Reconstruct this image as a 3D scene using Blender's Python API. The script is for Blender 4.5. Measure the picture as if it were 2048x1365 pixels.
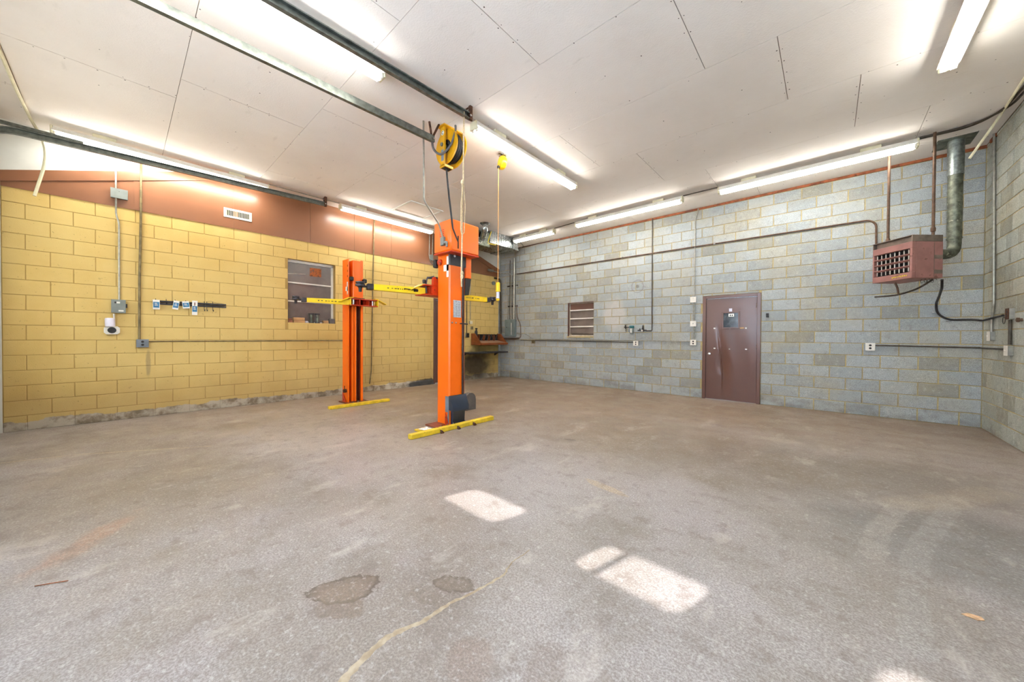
import bpy, math, random
from mathutils import Vector, Matrix
random.seed(7)
sc = bpy.context.scene
for o in list(bpy.data.objects): bpy.data.objects.remove(o, do_unlink=True)
col = sc.collection

# ------------------------------------------------------------------ camera
F, YAW, PIT, ROL, CH = 704.309, 0.73166, -0.01109, 0.00506, 1.29467
L, R, D, H, FY = -8.047, 1.677, 8.389, 4.11, -1.26     # room: left wall X, right wall X, back wall Y, ceiling, front wall Y
fw = Vector((-math.sin(YAW)*math.cos(PIT), math.cos(YAW)*math.cos(PIT), math.sin(PIT)))
r0 = Vector((math.cos(YAW), math.sin(YAW), 0)); u0 = r0.cross(fw)
cr = r0*math.cos(ROL) + u0*math.sin(ROL); cu = -r0*math.sin(ROL) + u0*math.cos(ROL)
CP = Vector((0, 0, CH))
cam = bpy.data.cameras.new('camera'); camo = bpy.data.objects.new('camera', cam); col.objects.link(camo)
m3 = Matrix((cr, cu, -fw)).transposed(); camo.matrix_world = Matrix.Translation(CP) @ m3.to_4x4()
cam.sensor_width = 36; cam.lens = F/2048*36; cam.clip_start = .05; cam.clip_end = 200
sc.camera = camo
sc.cycles.max_bounces = 6; sc.cycles.diffuse_bounces = 4; sc.cycles.glossy_bounces = 2; sc.cycles.transmission_bounces = 4
sc.cycles.caustics_reflective = False; sc.cycles.caustics_refractive = False
def px(u, v, ax, val):
    """world point seen at photo pixel (u, v) on the plane ax = val"""
    d = fw + cr*((u-1024)/F) - cu*((v-682.5)/F); i = 'XYZ'.index(ax)
    return CP + d*((val - CP[i])/d[i])

# ------------------------------------------------------------------ sky, sun, exposure
TUBE = 35.0; SUN = 58.0; SKY = 3.0
sc.view_settings.view_transform = 'Standard'; sc.view_settings.look = 'None'
sc.view_settings.gamma = 1; sc.view_settings.use_curve_mapping = False
sc.view_settings.exposure = 0.43
w = bpy.data.worlds.new('world'); sc.world = w; w.use_nodes = True
bg = w.node_tree.nodes['Background']; bg.inputs[0].default_value = (.72, .85, 1, 1); bg.inputs[1].default_value = SKY
sl = bpy.data.lights.new('sun', 'SUN'); sl.energy = SUN; sl.angle = math.radians(.6); sl.color = (1, .985, .96)
so = bpy.data.objects.new('sun', sl); col.objects.link(so); so.location = (-4, -9, 9)
SDIR = Vector((.25, 1, -.678)).normalized()
so.rotation_euler = SDIR.to_track_quat('-Z', 'Y').to_euler()

# ------------------------------------------------------------------ mesh builder
class MB:
    def __init__(s): s.v = []; s.f = []
    def add(s, vs, fs, M=None):
        o = len(s.v); s.v += [(M @ Vector(v)) if M is not None else Vector(v) for v in vs]
        s.f += [tuple(i+o for i in f) for f in fs]; return s
    def box(s, x0, x1, y0, y1, z0, z1, M=None):
        return s.add([(x0,y0,z0),(x1,y0,z0),(x1,y1,z0),(x0,y1,z0),(x0,y0,z1),(x1,y0,z1),(x1,y1,z1),(x0,y1,z1)],
                     [(3,2,1,0),(4,5,6,7),(0,1,5,4),(1,2,6,5),(2,3,7,6),(3,0,4,7)], M)
    def cbox(s, x0, x1, y0, y1, z0, z1, c=.005, M=None):
        """box with chamfered edges"""
        vs, idx = [], {}
        lo, hi = (x0,y0,z0), (x1,y1,z1)
        for sx in (0,1):
            for sy in (0,1):
                for sz in (0,1):
                    sg = (sx,sy,sz)
                    for a in range(3):
                        p = []
                        for k in range(3):
                            e = hi[k] if sg[k] else lo[k]
                            if k != a: e += -c if sg[k] else c
                            p.append(e)
                        idx[(sg,a)] = len(vs); vs.append(p)
        cen = Vector(((x0+x1)/2,(y0+y1)/2,(z0+z1)/2)); fs = []
        for a in range(3):
            b, g = (a+1)%3, (a+2)%3
            for sa in (0,1):
                q = []
                for sb, sgm in ((0,0),(1,0),(1,1),(0,1)):
                    t = [0,0,0]; t[a]=sa; t[b]=sb; t[g]=sgm; q.append(idx[(tuple(t),a)])
                fs.append(q)
            for sb in (0,1):
                for sgm in (0,1):
                    t0=[0,0,0]; t1=[0,0,0]; t0[b]=t1[b]=sb; t0[g]=t1[g]=sgm; t1[a]=1
                    fs.append([idx[(tuple(t0),b)],idx[(tuple(t1),b)],idx[(tuple(t1),g)],idx[(tuple(t0),g)]])
        for sx in (0,1):
            for sy in (0,1):
                for sz in (0,1): fs.append([idx[((sx,sy,sz),a)] for a in range(3)])
        out = []
        for f in fs:
            P = [Vector(vs[i]) for i in f]; n = (P[1]-P[0]).cross(P[2]-P[0]); c0 = sum(P, Vector())/len(P)
            out.append(f if n.dot(c0-cen) > 0 else f[::-1])
        return s.add(vs, out, M)
    def prism(s, pts, a0, a1, axis='Z', M=None):
        """pts: 2-D outline; extruded along axis. X:(y,z) Y:(x,z) Z:(x,y)"""
        n = len(pts)
        def P(p, a): return {'X':(a,p[0],p[1]),'Y':(p[0],a,p[1]),'Z':(p[0],p[1],a)}[axis]
        area = sum(pts[i][0]*pts[(i+1)%n][1]-pts[(i+1)%n][0]*pts[i][1] for i in range(n))
        if (area < 0) != (axis == 'Y'): pts = pts[::-1]
        vs = [P(p,a0) for p in pts]+[P(p,a1) for p in pts]
        fs = [tuple(range(n))[::-1], tuple(range(n,2*n))]+[(i,(i+1)%n,n+(i+1)%n,n+i) for i in range(n)]
        return s.add(vs, fs, M)
    def cyl(s, p0, p1, r, r1=None, n=12, cap=True):
        return s.tube([p0,p1], [r, r if r1 is None else r1], n, cap)
    def tube(s, path, r, n=8, cap=True):
        path = [Vector(p) for p in path]; rs = r if isinstance(r,(list,tuple)) else [r]*len(path)
        N = len(path); T = []
        for i in range(N):
            t = (path[min(i+1,N-1)]-path[max(i-1,0)]); T.append(t.normalized() if t.length > 1e-9 else Vector((0,0,1)))
        a = Vector((0,0,1)) if abs(T[0].z) < .9 else Vector((1,0,0))
        nn = (a - T[0]*a.dot(T[0])).normalized(); vs = []
        for i in range(N):
            nn = (nn - T[i]*nn.dot(T[i])).normalized(); b = T[i].cross(nn)
            for k in range(n):
                q = 2*math.pi*k/n; vs.append(path[i]+(nn*math.cos(q)+b*math.sin(q))*rs[i])
        fs = [(i*n+k, i*n+(k+1)%n, (i+1)*n+(k+1)%n, (i+1)*n+k) for i in range(N-1) for k in range(n)]
        if cap: fs += [tuple(range(n))[::-1], tuple(range((N-1)*n, N*n))]
        return s.add(vs, fs)
    def lathe(s, prof, c, ax=(0,0,1), n=16):
        """prof: (radius, height along ax) from c"""
        ax = Vector(ax).normalized(); c = Vector(c)
        return s.tube_r([c+ax*h for _, h in prof], [max(r,1e-4) for r,_ in prof], ax, n)
    def tube_r(s, pts, rs, ax, n):
        a = Vector((0,0,1)) if abs(ax.z) < .9 else Vector((1,0,0))
        nn = (a-ax*a.dot(ax)).normalized(); b = ax.cross(nn); vs = []
        for p, r in zip(pts, rs):
            for k in range(n):
                q = 2*math.pi*k/n; vs.append(p+(nn*math.cos(q)+b*math.sin(q))*r)
        N = len(pts)
        fs = [(i*n+k, i*n+(k+1)%n, (i+1)*n+(k+1)%n, (i+1)*n+k) for i in range(N-1) for k in range(n)]
        fs += [tuple(range(n))[::-1], tuple(range((N-1)*n, N*n))]
        return s.add(vs, fs)
    def mesh(s, name, off=Vector((0,0,0)), smooth=True):
        me = bpy.data.meshes.new(name); me.from_pydata([tuple(v-off) for v in s.v], [], s.f)
        if smooth:
            me.polygons.foreach_set('use_smooth', [True]*len(me.polygons)); me.set_sharp_from_angle(angle=math.radians(38))
        me.update(); return me
def B(*a, **k): return MB().box(*a, **k)
def CB(*a, **k): return MB().cbox(*a, **k)
def T(path, r, n=8): return MB().tube(path, r, n)
def fillet(path, rad, n=5):
    path = [Vector(p) for p in path]; out = [path[0]]
    for i in range(1, len(path)-1):
        a, b, c = path[i-1], path[i], path[i+1]
        r = min(rad, (a-b).length*.49, (c-b).length*.49)
        p, q = b+(a-b).normalized()*r, b+(c-b).normalized()*r
        for k in range(n+1):
            t = k/n; out.append(p*(1-t)**2 + b*2*t*(1-t) + q*t*t)
    return out+[path[-1]]

def link(name, me, mat, parent=None, loc=None):
    o = bpy.data.objects.new(name, me); col.objects.link(o)
    if mat is not None and not me.materials: me.materials.append(mat)
    if parent is not None: o.parent = parent
    if loc is not None: o.location = loc
    return o
def tag(o, label=None, cat=None, group=None, kind=None):
    if label: o['label'] = label
    if cat: o['category'] = cat
    if group: o['group'] = group
    if kind: o['kind'] = kind
    return o
ORG = {}
def thing(name, label, cat, loc, group=None, kind=None):
    o = bpy.data.objects.new(name, None); col.objects.link(o); o.location = loc; o.empty_display_size = .1
    ORG[o.name] = Vector(loc); return tag(o, label, cat, group, kind)
def part(name, mb, mat, parent, label=None, kind=None):
    off = ORG.get(parent.name, Vector((0,0,0)))
    o = link(name, mb.mesh(name, off), mat, parent); ORG[o.name] = off
    return tag(o, label, None, None, kind)
def single(name, mb, mat, label, cat, group=None, kind=None):
    c = sum(mb.v, Vector())/len(mb.v); c.z = min(v.z for v in mb.v)
    o = link(name, mb.mesh(name, c), mat, None, c); ORG[o.name] = c
    return tag(o, label, cat, group, kind)

# ------------------------------------------------------------------ materials
def srgb(r, g, b): return tuple(((c/255)/12.92 if c/255 <= .04045 else ((c/255+.055)/1.055)**2.4) for c in (r,g,b))+(1,)
class NT:
    def __init__(s, name):
        s.cache = {}; s.m = bpy.data.materials.new(name); s.m.use_nodes = True; s.t = s.m.node_tree; s.t.nodes.clear()
        s.out = s.n('ShaderNodeOutputMaterial'); s.b = s.n('ShaderNodeBsdfPrincipled'); s.l(s.b.outputs[0], s.out.inputs[0])
        s.pos = s.n('ShaderNodeNewGeometry').outputs['Position']
    def n(s, t, **k):
        x = s.t.nodes.new(t)
        for a, v in k.items(): setattr(x, a, v)
        return x
    def l(s, a, b): s.t.links.new(a, b)
    def set(s, inp, v):
        if hasattr(v, 'is_output'): s.l(v, inp)
        else: inp.default_value = v
    def noise(s, scale, detail=4, rough=.55, vec=None, dist=0):
        key = (scale, detail, rough, dist)
        if vec is None and key in s.cache: return s.cache[key]
        x = s.n('ShaderNodeTexNoise'); x.inputs['Scale'].default_value = scale; x.inputs['Detail'].default_value = detail
        if vec is None: s.cache[key] = x.outputs[0]
        x.inputs['Roughness'].default_value = rough; x.inputs['Distortion'].default_value = dist
        s.l(s.pos if vec is None else vec, x.inputs['Vector']); return x.outputs[0]
    def ramp(s, fac, lo, hi, a=0., b=1.):
        x = s.n('ShaderNodeMapRange', interpolation_type='SMOOTHSTEP'); s.set(x.inputs[0], fac)
        for i, v in enumerate((lo, hi, a, b)): x.inputs[i+1].default_value = v
        return x.outputs[0]
    def mix(s, fac, a, b, mode='MIX'):
        x = s.n('ShaderNodeMix', data_type='RGBA', blend_type=mode); s.set(x.inputs[0], fac); s.set(x.inputs[6], a); s.set(x.inputs[7], b)
        return x.outputs[2]
    def math(s, op, a, b=0., clamp=False):
        x = s.n('ShaderNodeMath', operation=op, use_clamp=clamp); s.set(x.inputs[0], a); s.set(x.inputs[1], b); return x.outputs[0]
    def vm(s, op, a, b=(0,0,0), scale=None):
        x = s.n('ShaderNodeVectorMath', operation=op); s.set(x.inputs[0], a)
        if scale is not None: s.set(x.inputs['Scale'], scale)
        else: s.set(x.inputs[1], b)
        return x.outputs['Value'] if op in ('LENGTH','DOT_PRODUCT','DISTANCE') else x.outputs[0]
    def sep(s, v): x = s.n('ShaderNodeSeparateXYZ'); s.l(v, x.inputs[0]); return x.outputs
    def comb(s, a, b, c):
        x = s.n('ShaderNodeCombineXYZ')
        for i, v in enumerate((a,b,c)): s.set(x.inputs[i], v)
        return x.outputs[0]
    def scalev(s, v3, vec=None): return s.vm('MULTIPLY', s.pos if vec is None else vec, v3)
    def bump(s, h, strength=.3, dist=.01):
        x = s.n('ShaderNodeBump'); x.inputs['Strength'].default_value = strength; x.inputs['Distance'].default_value = dist
        s.l(h, x.inputs['Height']); s.l(x.outputs[0], s.b.inputs['Normal'])
    def fin(s, colr=None, rough=None, metal=None, spec=None):
        if colr is not None: s.set(s.b.inputs['Base Color'], colr)
        if rough is not None: s.set(s.b.inputs['Roughness'], rough)
        if metal is not None: s.set(s.b.inputs['Metallic'], metal)
        if spec is not None: s.set(s.b.inputs['Specular IOR Level'], spec)
        return s.m
def paint(name, c, rough=.45, metal=0., var=.12, scale=9, wear=None, wearamt=.0, wscale=14, grain=None):
    """flat paint or metal with soft procedural variation and optional wear blotches"""
    s = NT(name); c = srgb(*c); dk = tuple(x*(1-var*2) for x in c[:3])+(1,); lt = tuple(min(1,x*(1+var)) for x in c[:3])+(1,)
    colr = s.mix(s.ramp(s.noise(scale, 3), .3, .7), dk, lt)
    if grain: colr = s.mix(s.ramp(s.noise(1, 4, .6, s.scalev(grain)), .35, .75), colr, tuple(x*.55 for x in c[:3])+(1,))
    rg = rough if var <= .03 else s.ramp(s.noise(scale*2.3, 3), .3, .7, max(.05,rough-.04), min(1,rough+.06))
    if wear: colr = s.mix(s.ramp(s.noise(wscale, 8, .65), .62-wearamt, .68-wearamt), colr, srgb(*wear))
    return s.fin(colr, rg, metal)
def plain(name, c, rough=.5, metal=0.): return paint(name, c, rough, metal, .05)

M = {}
M['orange'] = paint('orange_paint', (250,110,10), .33, 0, .025, 4)
M['orange_dark'] = paint('red_orange_paint', (205,58,18), .42, 0, .12, 7, (90,35,22), .02, 12)
M['yellow'] = paint('yellow_paint', (250,212,22), .42, 0, .05, 8, (60,55,35), -.05, 40)
M['yellow_floor'] = paint('scuffed_yellow_paint', (232,196,44), .5, 0, .1, 10, (120,100,55), .0, 22)
M['reel_yellow'] = paint('ochre_yellow_paint', (224,164,20), .38, 0, .08, 8)
M['cord_yellow'] = paint('bright_yellow_plastic', (250,205,20), .35, 0, .06)
M['plate'] = paint('grimy_red_plate', (128,62,40), .55, 0, .15, 8)
M['black'] = plain('black_rubber', (34,33,36), .55)
M['blackmetal'] = paint('black_iron', (48,44,42), .5, .5, .2, 20)
M['navy'] = paint('dark_slate_plastic', (40,50,66), .4, 0, .1, 6)
M['greyplastic'] = paint('grey_plastic', (120,128,138), .45, 0, .08, 6)
M['tape'] = paint('charcoal_tape', (62,62,64), .6, 0, .08)
M['charcoal'] = paint('charcoal_rubber', (98,94,92), .75, 0, .1, 12)
M['galv'] = paint('galvanised_steel', (150,158,155), .38, .85, .16, 26)
M['galvdark'] = paint('weathered_galvanised_steel', (118,122,108), .48, .7, .25, 14, (170,172,150), .02, 10)
M['duct'] = paint('bright_sheet_metal', (176,182,182), .24, .9, .12, 20)
M['track'] = paint('track_steel', (120,126,120), .4, .75, .15, 18)
M['emt'] = paint('conduit_steel', (168,166,156), .36, .7, .1, 20)
M['emtyellow'] = paint('grimy_conduit', (128,112,78), .5, .35, .18, 12)
M['white'] = paint('white_enamel', (232,228,218), .4, 0, .04)
M['cream'] = paint('cream_plastic', (226,218,186), .5, 0, .06)
M['paper'] = paint('white_paper', (238,236,230), .7, 0, .03)
M['blue'] = paint('blue_print', (40,120,168), .55, 0, .15, 30)
M['brownpipe'] = paint('brown_iron_pipe', (104,78,60), .55, .3, .18, 16)
M['darkpipe'] = paint('dark_iron_pipe', (82,74,64), .5, .45, .18, 16)
M['rust'] = paint('rusty_iron', (92,58,40), .7, .25, .3, 30)
M['redtrim'] = paint('red_brown_timber', (142,78,44), .75, 0, .2, 14, (95,52,34), .05, 6)
M['siding'] = paint('brown_siding_paint', (138,92,64), .3, 0, .025, 2)
M['doorbrown'] = paint('brown_door_paint', (104,74,66), .24, 0, .02, 2)
M['boxgrey'] = paint('grey_enamel', (128,134,130), .45, 0, .06)
M['panelgrey'] = paint('slate_grey_enamel', (104,118,120), .45, 0, .06)
M['heater'] = paint('dusty_pink_paint', (158,110,102), .5, 0, .1, 5, (120,82,70), .02, 10)
M['hood'] = paint('weathered_hood_steel', (126,112,100), .55, .3, .15, 9)
M['wood'] = paint('orange_brown_wood', (140,74,32), .5, 0, .12, 4, grain=(4,40,40))
M['lightwood'] = paint('light_wood', (206,158,104), .6, 0, .1, 5, grain=(40,4,40))
M['brickred'] = paint('red_brown_wood', (148,92,66), .7, 0, .15, 12)
M['rope'] = paint('tan_rope', (214,190,150), .8, 0, .12, 60)
M['tubewhite'] = paint('ivory_tube', (232,224,190), .5, 0, .05)
M['gasyellow'] = paint('yellow_gas_line', (222,196,30), .45, 0, .05)
M['teal'] = paint('teal_enamel', (40,110,118), .4, 0, .1)
M['orangecord'] = paint('orange_cord', (224,158,84), .6, 0, .08)
M['chrome'] = plain('chrome', (205,205,205), .2, 1)
M['dark'] = plain('dark_opening', (26,22,20), .8)
M['gun'] = paint('gunmetal', (70,66,70), .38, .6, .15, 20)
M['rag'] = paint('soiled_cloth', (236,232,228), .9, 0, .06, 30, (214,120,100), -.02, 16)
M['leaf'] = paint('dry_leaf', (206,166,128), .7, 0, .15, 40)
M['bench'] = paint('black_bench_steel', (56,54,54), .5, .3, .2, 12)
M['lidwhite'] = paint('translucent_lid', (226,224,240), .35, 0, .05)
def fibreglass(name, tint, amt):  # unseen door sheet, translucency invented to let daylight fill the room
    s = NT(name); tl = s.n('ShaderNodeBsdfTranslucent'); tl.inputs[0].default_value = tint; mx = s.n('ShaderNodeMixShader'); mx.inputs[0].default_value = amt
    s.fin(s.mix(s.ramp(s.noise(2,4),.3,.7), srgb(226,232,232), srgb(214,222,222)), .5); s.l(s.b.outputs[0], mx.inputs[1]); s.l(tl.outputs[0], mx.inputs[2]); s.l(mx.outputs[0], s.out.inputs[0]); return s.m
M['lidtan'] = paint('worn_tan_board', (158,124,100), .6, 0, .1, 8)
M['gdoor'] = fibreglass('translucent_fibreglass', (.84,.91,1,1), .76)
M['gdoor_old'] = fibreglass('yellowed_fibreglass', (.92,.92,.9,1), .38)  # weaker translucency, so the left door adds less fill light
s = NT('fluorescent_tube'); s.b.inputs['Emission Color'].default_value = (1, .978, .92, 1); s.b.inputs['Emission Strength'].default_value = TUBE
M['tube'] = s.fin((.9,.9,.9,1), .4); s.m.cycles.emission_sampling = 'FRONT'

# concrete-block face (grey wall, right wall): per-block tone from the block grid, pores, faint dirt
def block_mat(name, base, alt, dark, along):
    s = NT(name); p = s.sep(s.pos); a = p[0] if along == 'X' else p[1]
    row = s.math('FLOOR', s.math('DIVIDE', p[2], .2032)); par = s.math('MULTIPLY', s.math('MODULO', s.math('ADD', row, 1. if along == 'X' else 0.), 2.), .5)
    cell = s.math('FLOOR', s.math('ADD', s.math('DIVIDE', s.math('SUBTRACT', a, R if along == 'X' else 7.581), .4138 if along == 'X' else .4064), par))
    wn = s.n('ShaderNodeTexWhiteNoise', noise_dimensions='2D'); s.l(s.comb(cell, row, 0.), wn.inputs['Vector'])
    c = s.mix(s.ramp(wn.outputs['Value'], .15, .95, 0, .75), srgb(*base), srgb(*alt))
    wn2 = s.n('ShaderNodeTexWhiteNoise', noise_dimensions='2D'); s.l(s.comb(row, cell, 0.), wn2.inputs['Vector'])
    c = s.mix(s.ramp(wn2.outputs['Value'], .82, .98, 0, .6), c, srgb(*dark))
    big = s.noise(1.3, 3, .6); c = s.mix(s.ramp(big, .4, .72, 0, .42), c, srgb(190,176,140))
    fine = s.noise(140, 2, .7); c = s.mix(s.ramp(fine, .38, .64, .5, 0), c, srgb(92,92,88))
    med = s.noise(13, 4, .7); c = s.mix(s.ramp(med, .54, .7, 0, .35), c, srgb(206,204,196)); c = s.mix(s.ramp(med, .46, .32, 0, .35), c, srgb(120,116,106))
    pore = s.noise(38, 3, .5); c = s.mix(s.ramp(pore, .30, .25, 0, .5), c, srgb(70,68,62))
    sm = s.noise(1, 3, .65, s.scalev((2.2,2.2,4))); low = s.ramp(p[2], .5, 0, 0, .5)
    c = s.mix(s.math('MULTIPLY', low, s.ramp(sm, .4, .7)), c, srgb(96,86,76))
    if along == 'X':
        rc = px(1275, 573, 'Y', D); dr = s.vm('LENGTH', s.vm('MULTIPLY', s.vm('SUBTRACT', s.pos, tuple(rc)), (1,.05,1)))
        dr = s.math('ADD', dr, s.math('MULTIPLY', s.math('SUBTRACT', s.noise(9, 3), .5), .04))
        ring = s.math('MULTIPLY', s.ramp(dr, .125, .14), s.ramp(dr, .17, .15)); c = s.mix(s.math('MULTIPLY', ring, .4), c, srgb(104,96,86))
        c = s.mix(s.ramp(dr, .06, .02, 0, .6), c, srgb(92,82,70))
        sc_ = px(1228, 630, 'Y', D); ds_ = s.vm('LENGTH', s.vm('MULTIPLY', s.vm('SUBTRACT', s.pos, tuple(sc_)), (2.6,.05,1.9)))
        c = s.mix(s.ramp(s.math('ADD', ds_, s.math('MULTIPLY', s.noise(5, 5), .6)), 1.3, .8, 0, .45), c, srgb(208,200,190))
    s.bump(fine, .5, .004)
    return s.fin(c, s.ramp(fine, .3, .7, .85, .98), 0, .25)
M['block'] = block_mat('grey_block', (186,193,196), (162,170,174), (140,136,120), 'X')
M['blockR'] = block_mat('grey_block_side', (194,198,188), (172,178,170), (148,144,128), 'Y')
s = NT('tan_mortar'); c = s.mix(s.ramp(s.noise(5, 5, .6), .35, .7), srgb(196,176,124), srgb(160,148,116))
c = s.mix(s.ramp(s.noise(60, 4), .4, .7, 0, .4), c, srgb(150,130,96)); s.bump(s.noise(80, 2), .5, .004)
M['mortar'] = s.fin(c, .95, 0, .2)
# yellow painted block: worn-off paint at the base, sooty patch beneath the bench
def yellow(name, base, lo):
    s = NT(name); p = s.sep(s.pos)
    c = s.mix(s.ramp(s.noise(.8, 5, .6), .3, .75), srgb(*base), srgb(*lo))
    c = s.mix(s.ramp(s.noise(34, 4, .6), .66, .72, 0, .5), c, srgb(120,92,40))
    c = s.mix(s.ramp(s.noise(9, 5, .6), .68, .74, 0, .35), c, srgb(150,116,60))
    wob = s.noise(2.6, 5, .6)
    edge = s.math('SUBTRACT', p[2], s.math('MULTIPLY', wob, .22))
    con = s.mix(s.ramp(s.noise(6, 6, .65), .4, .65), srgb(196,190,178), srgb(104,98,90))
    c = s.mix(s.ramp(edge, .03, .015), c, con)
    grime = s.math('MULTIPLY', s.ramp(s.math('SUBTRACT', p[2], s.math('MULTIPLY', s.noise(1.7, 5), .9)), .45, -.2), .35)
    c = s.mix(grime, c, srgb(150,124,84))
    # soot under the bench, oil-black base by the far door
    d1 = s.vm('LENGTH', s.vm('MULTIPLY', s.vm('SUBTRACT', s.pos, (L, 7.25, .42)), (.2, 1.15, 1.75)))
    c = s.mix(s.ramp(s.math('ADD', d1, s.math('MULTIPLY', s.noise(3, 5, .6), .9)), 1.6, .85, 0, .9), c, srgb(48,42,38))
    d2 = s.vm('LENGTH', s.vm('MULTIPLY', s.vm('SUBTRACT', s.pos, (L, 5.45, .02)), (.2, 1.4, 5.5)))
    c = s.mix(s.ramp(s.math('ADD', d2, s.math('MULTIPLY', s.noise(5, 5, .6), .6)), 1.2, .95, 0, .9), c, srgb(48,50,54))
    d3 = s.vm('LENGTH', s.vm('MULTIPLY', s.vm('SUBTRACT', s.pos, (L, .3, .85)), (.2, 26, 3.4)))
    c = s.mix(s.ramp(s.math('ADD', d3, s.math('MULTIPLY', s.noise(14, 4), .5)), 1.2, .7, 0, .45), c, srgb(110,96,80))
    s.bump(s.noise(90, 2, .6), .3, .004)
    return s.fin(c, s.ramp(s.noise(8, 3), .3, .7, .5, .72), 0, .35)
M['yblock'] = yellow('yellow_block_paint', (220,192,122), (206,172,98))
M['yjoint'] = yellow('yellow_joint_paint', (182,150,84), (164,134,72))
# ceiling board
s = NT('ceiling_board'); c = s.mix(s.ramp(s.noise(.7, 5, .6), .3, .7), srgb(240,232,224), srgb(232,223,214))
c = s.mix(s.ramp(s.noise(1, 5, .6, s.scalev((3,9,3))), .62, .78, 0, .25), c, srgb(180,170,158)); s.bump(s.noise(70, 2, .6), .35, .006)
M['ceiling'] = s.fin(c, .85, 0, .2)
M['joint'] = plain('ceiling_joint', (128,104,80), .9)
M['nail'] = plain('rusty_nail', (70,52,40), .8)
M['infill'] = paint('white_wallboard', (222,220,212), .8, 0, .03, 3)

# concrete floor with stains, skid marks, dust and a painted glare
def floor_mat():
    s = NT('concrete_floor'); P = s.pos; p = s.sep(P)
    warp = s.vm('SCALE', s.vm('SUBTRACT', s.n_col(3, 4), (.5,.5,.5)), scale=.5)
    Pw = s.vm('ADD', P, warp)
    c = s.mix(s.ramp(s.noise(.55, 6, .6), .35, .68), srgb(174,166,164), srgb(148,138,129))
    c = s.mix(s.ramp(s.noise(1.6, 7, .65), .48, .7, 0, .75), c, srgb(128,118,108))
    c = s.mix(s.ramp(s.noise(.9, 6, .6, s.vm('ADD', P, (7,3,0))), .52, .72, 0, .45), c, srgb(178,168,172))
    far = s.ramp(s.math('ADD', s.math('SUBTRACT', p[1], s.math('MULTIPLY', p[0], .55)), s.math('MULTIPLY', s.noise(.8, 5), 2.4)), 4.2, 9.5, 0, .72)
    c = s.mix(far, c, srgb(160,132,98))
    speck = s.ramp(s.noise(30, 4, .7), .3, .6, .55, 1)
    def blob(ctr, rot, sx, sy, colr, amt, soft=.25, nz=.8, ns=4, rim=None):
        nonlocal c
        mp = s.n('ShaderNodeMapping', vector_type='TEXTURE'); s.l(P, mp.inputs[0])
        mp.inputs['Location'].default_value = (ctr[0], ctr[1], 0); mp.inputs['Rotation'].default_value = (0,0,math.radians(rot)); mp.inputs['Scale'].default_value = (sx, sy, 1)
        d = s.math('ADD', s.vm('LENGTH', mp.outputs[0]), s.math('MULTIPLY', s.math('SUBTRACT', s.noise(2 if ns < 4 else 6, 5, .6), .5), nz*1.6))
        c = s.mix(s.math('MULTIPLY', s.ramp(d, 1+soft, 1-soft, 0, amt), speck), c, srgb(*colr))
        if rim: c = s.mix(s.math('MULTIPLY', s.math('MULTIPLY', s.ramp(d, 1.06, 1.0), s.ramp(d, .72, .98)), s.math('MULTIPLY', speck, .75)), c, srgb(*rim))
        return d
    g = lambda u, v: px(u, v, 'Z', 0)
    # broad darker areas, a painted glare and dusty tracks seen in the slab
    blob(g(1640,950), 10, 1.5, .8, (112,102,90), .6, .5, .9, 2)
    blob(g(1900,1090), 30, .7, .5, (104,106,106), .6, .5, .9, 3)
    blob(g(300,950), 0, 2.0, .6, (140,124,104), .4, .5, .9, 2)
    blob(g(640,850), 0, 1.3, .9, (206,194,182), .5, .6, .8, 2)  # pale area: bright glare on the floor put into the colour
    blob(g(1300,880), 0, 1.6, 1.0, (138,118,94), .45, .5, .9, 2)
    blob(g(690,1180), 62, .16, .10, (112,94,78), .85, .06, 1.1, 6, (70,54,44))
    blob(g(668,1215), 40, .13, .08, (122,106,90), .7, .1, 1.2, 7); blob(g(690,1185), 62, .12, .06, (144,128,112), .6, .2, 1.0, 9)
    blob(g(905,1170), 40, .11, .07, (110,94,78), .7, .1, 1.3, 7, (88,72,60)); blob(g(860,1195), 20, .12, .06, (126,110,94), .45, .3, 1.3, 8)
    blob(g(1210,975), -12, .22, .05, (196,172,138), .75, .12, .5, 7)
    blob(g(180,1080), 55, .07, .3, (190,132,92), .4, .5, 1.6, 6)
    blob(g(940,1320), 0, .1, .1, (134,110,96), .45, .2, .6, 8); blob(g(1090,1340), 20, .08, .12, (128,112,104), .5, .15, .6, 8)
    blob(g(1555,880), 0, .22, .1, (198,186,170), .5, .3, .9, 9)
    blob(g(1140,880), 20, .08, .03, (80,66,54), .7, .25, .5, 9)
    def stroke(pts, wdt, colr, amt, soft=.3):
        nonlocal c
        dm = None
        for a, b in zip(pts[:-1], pts[1:]):
            a = Vector((a.x,a.y,0)); b = Vector((b.x,b.y,0)); ba = b-a
            pa = s.vm('SUBTRACT', s.vm('MULTIPLY', Pw2, (1,1,0)), tuple(a))
            h = s.math('DIVIDE', s.vm('DOT_PRODUCT', pa, tuple(ba)), ba.dot(ba), True)
            dd = s.vm('LENGTH', s.vm('SUBTRACT', pa, s.vm('SCALE', tuple(ba), scale=h)))
            dm = dd if dm is None else s.math('MINIMUM', dm, dd)
        fade = s.ramp(s.noise(5, 5, .6), .3, .55, .35, 1)
        c = s.mix(s.math('MULTIPLY', s.ramp(dm, wdt*(1+soft), wdt*(1-soft), 0, amt), fade), c, srgb(*colr))
    Pw2 = s.vm('ADD', P, s.vm('SCALE', s.vm('SUBTRACT', s.n_col(9, 3), (.5,.5,.5)), scale=.05))
    stroke([g(1900,1000), g(1800,1012), g(1755,1060), g(1745,1110)], .06, (182,174,166), .5, .2)
    stroke([g(1905,1012), g(1865,1060), g(1830,1110), g(1825,1200), g(1835,1300)], .055, (174,170,166), .45, .2)
    stroke([g(1990,985), g(1880,1005), g(1800,1008)], .12, (176,160,140), .5, .4)
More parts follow.
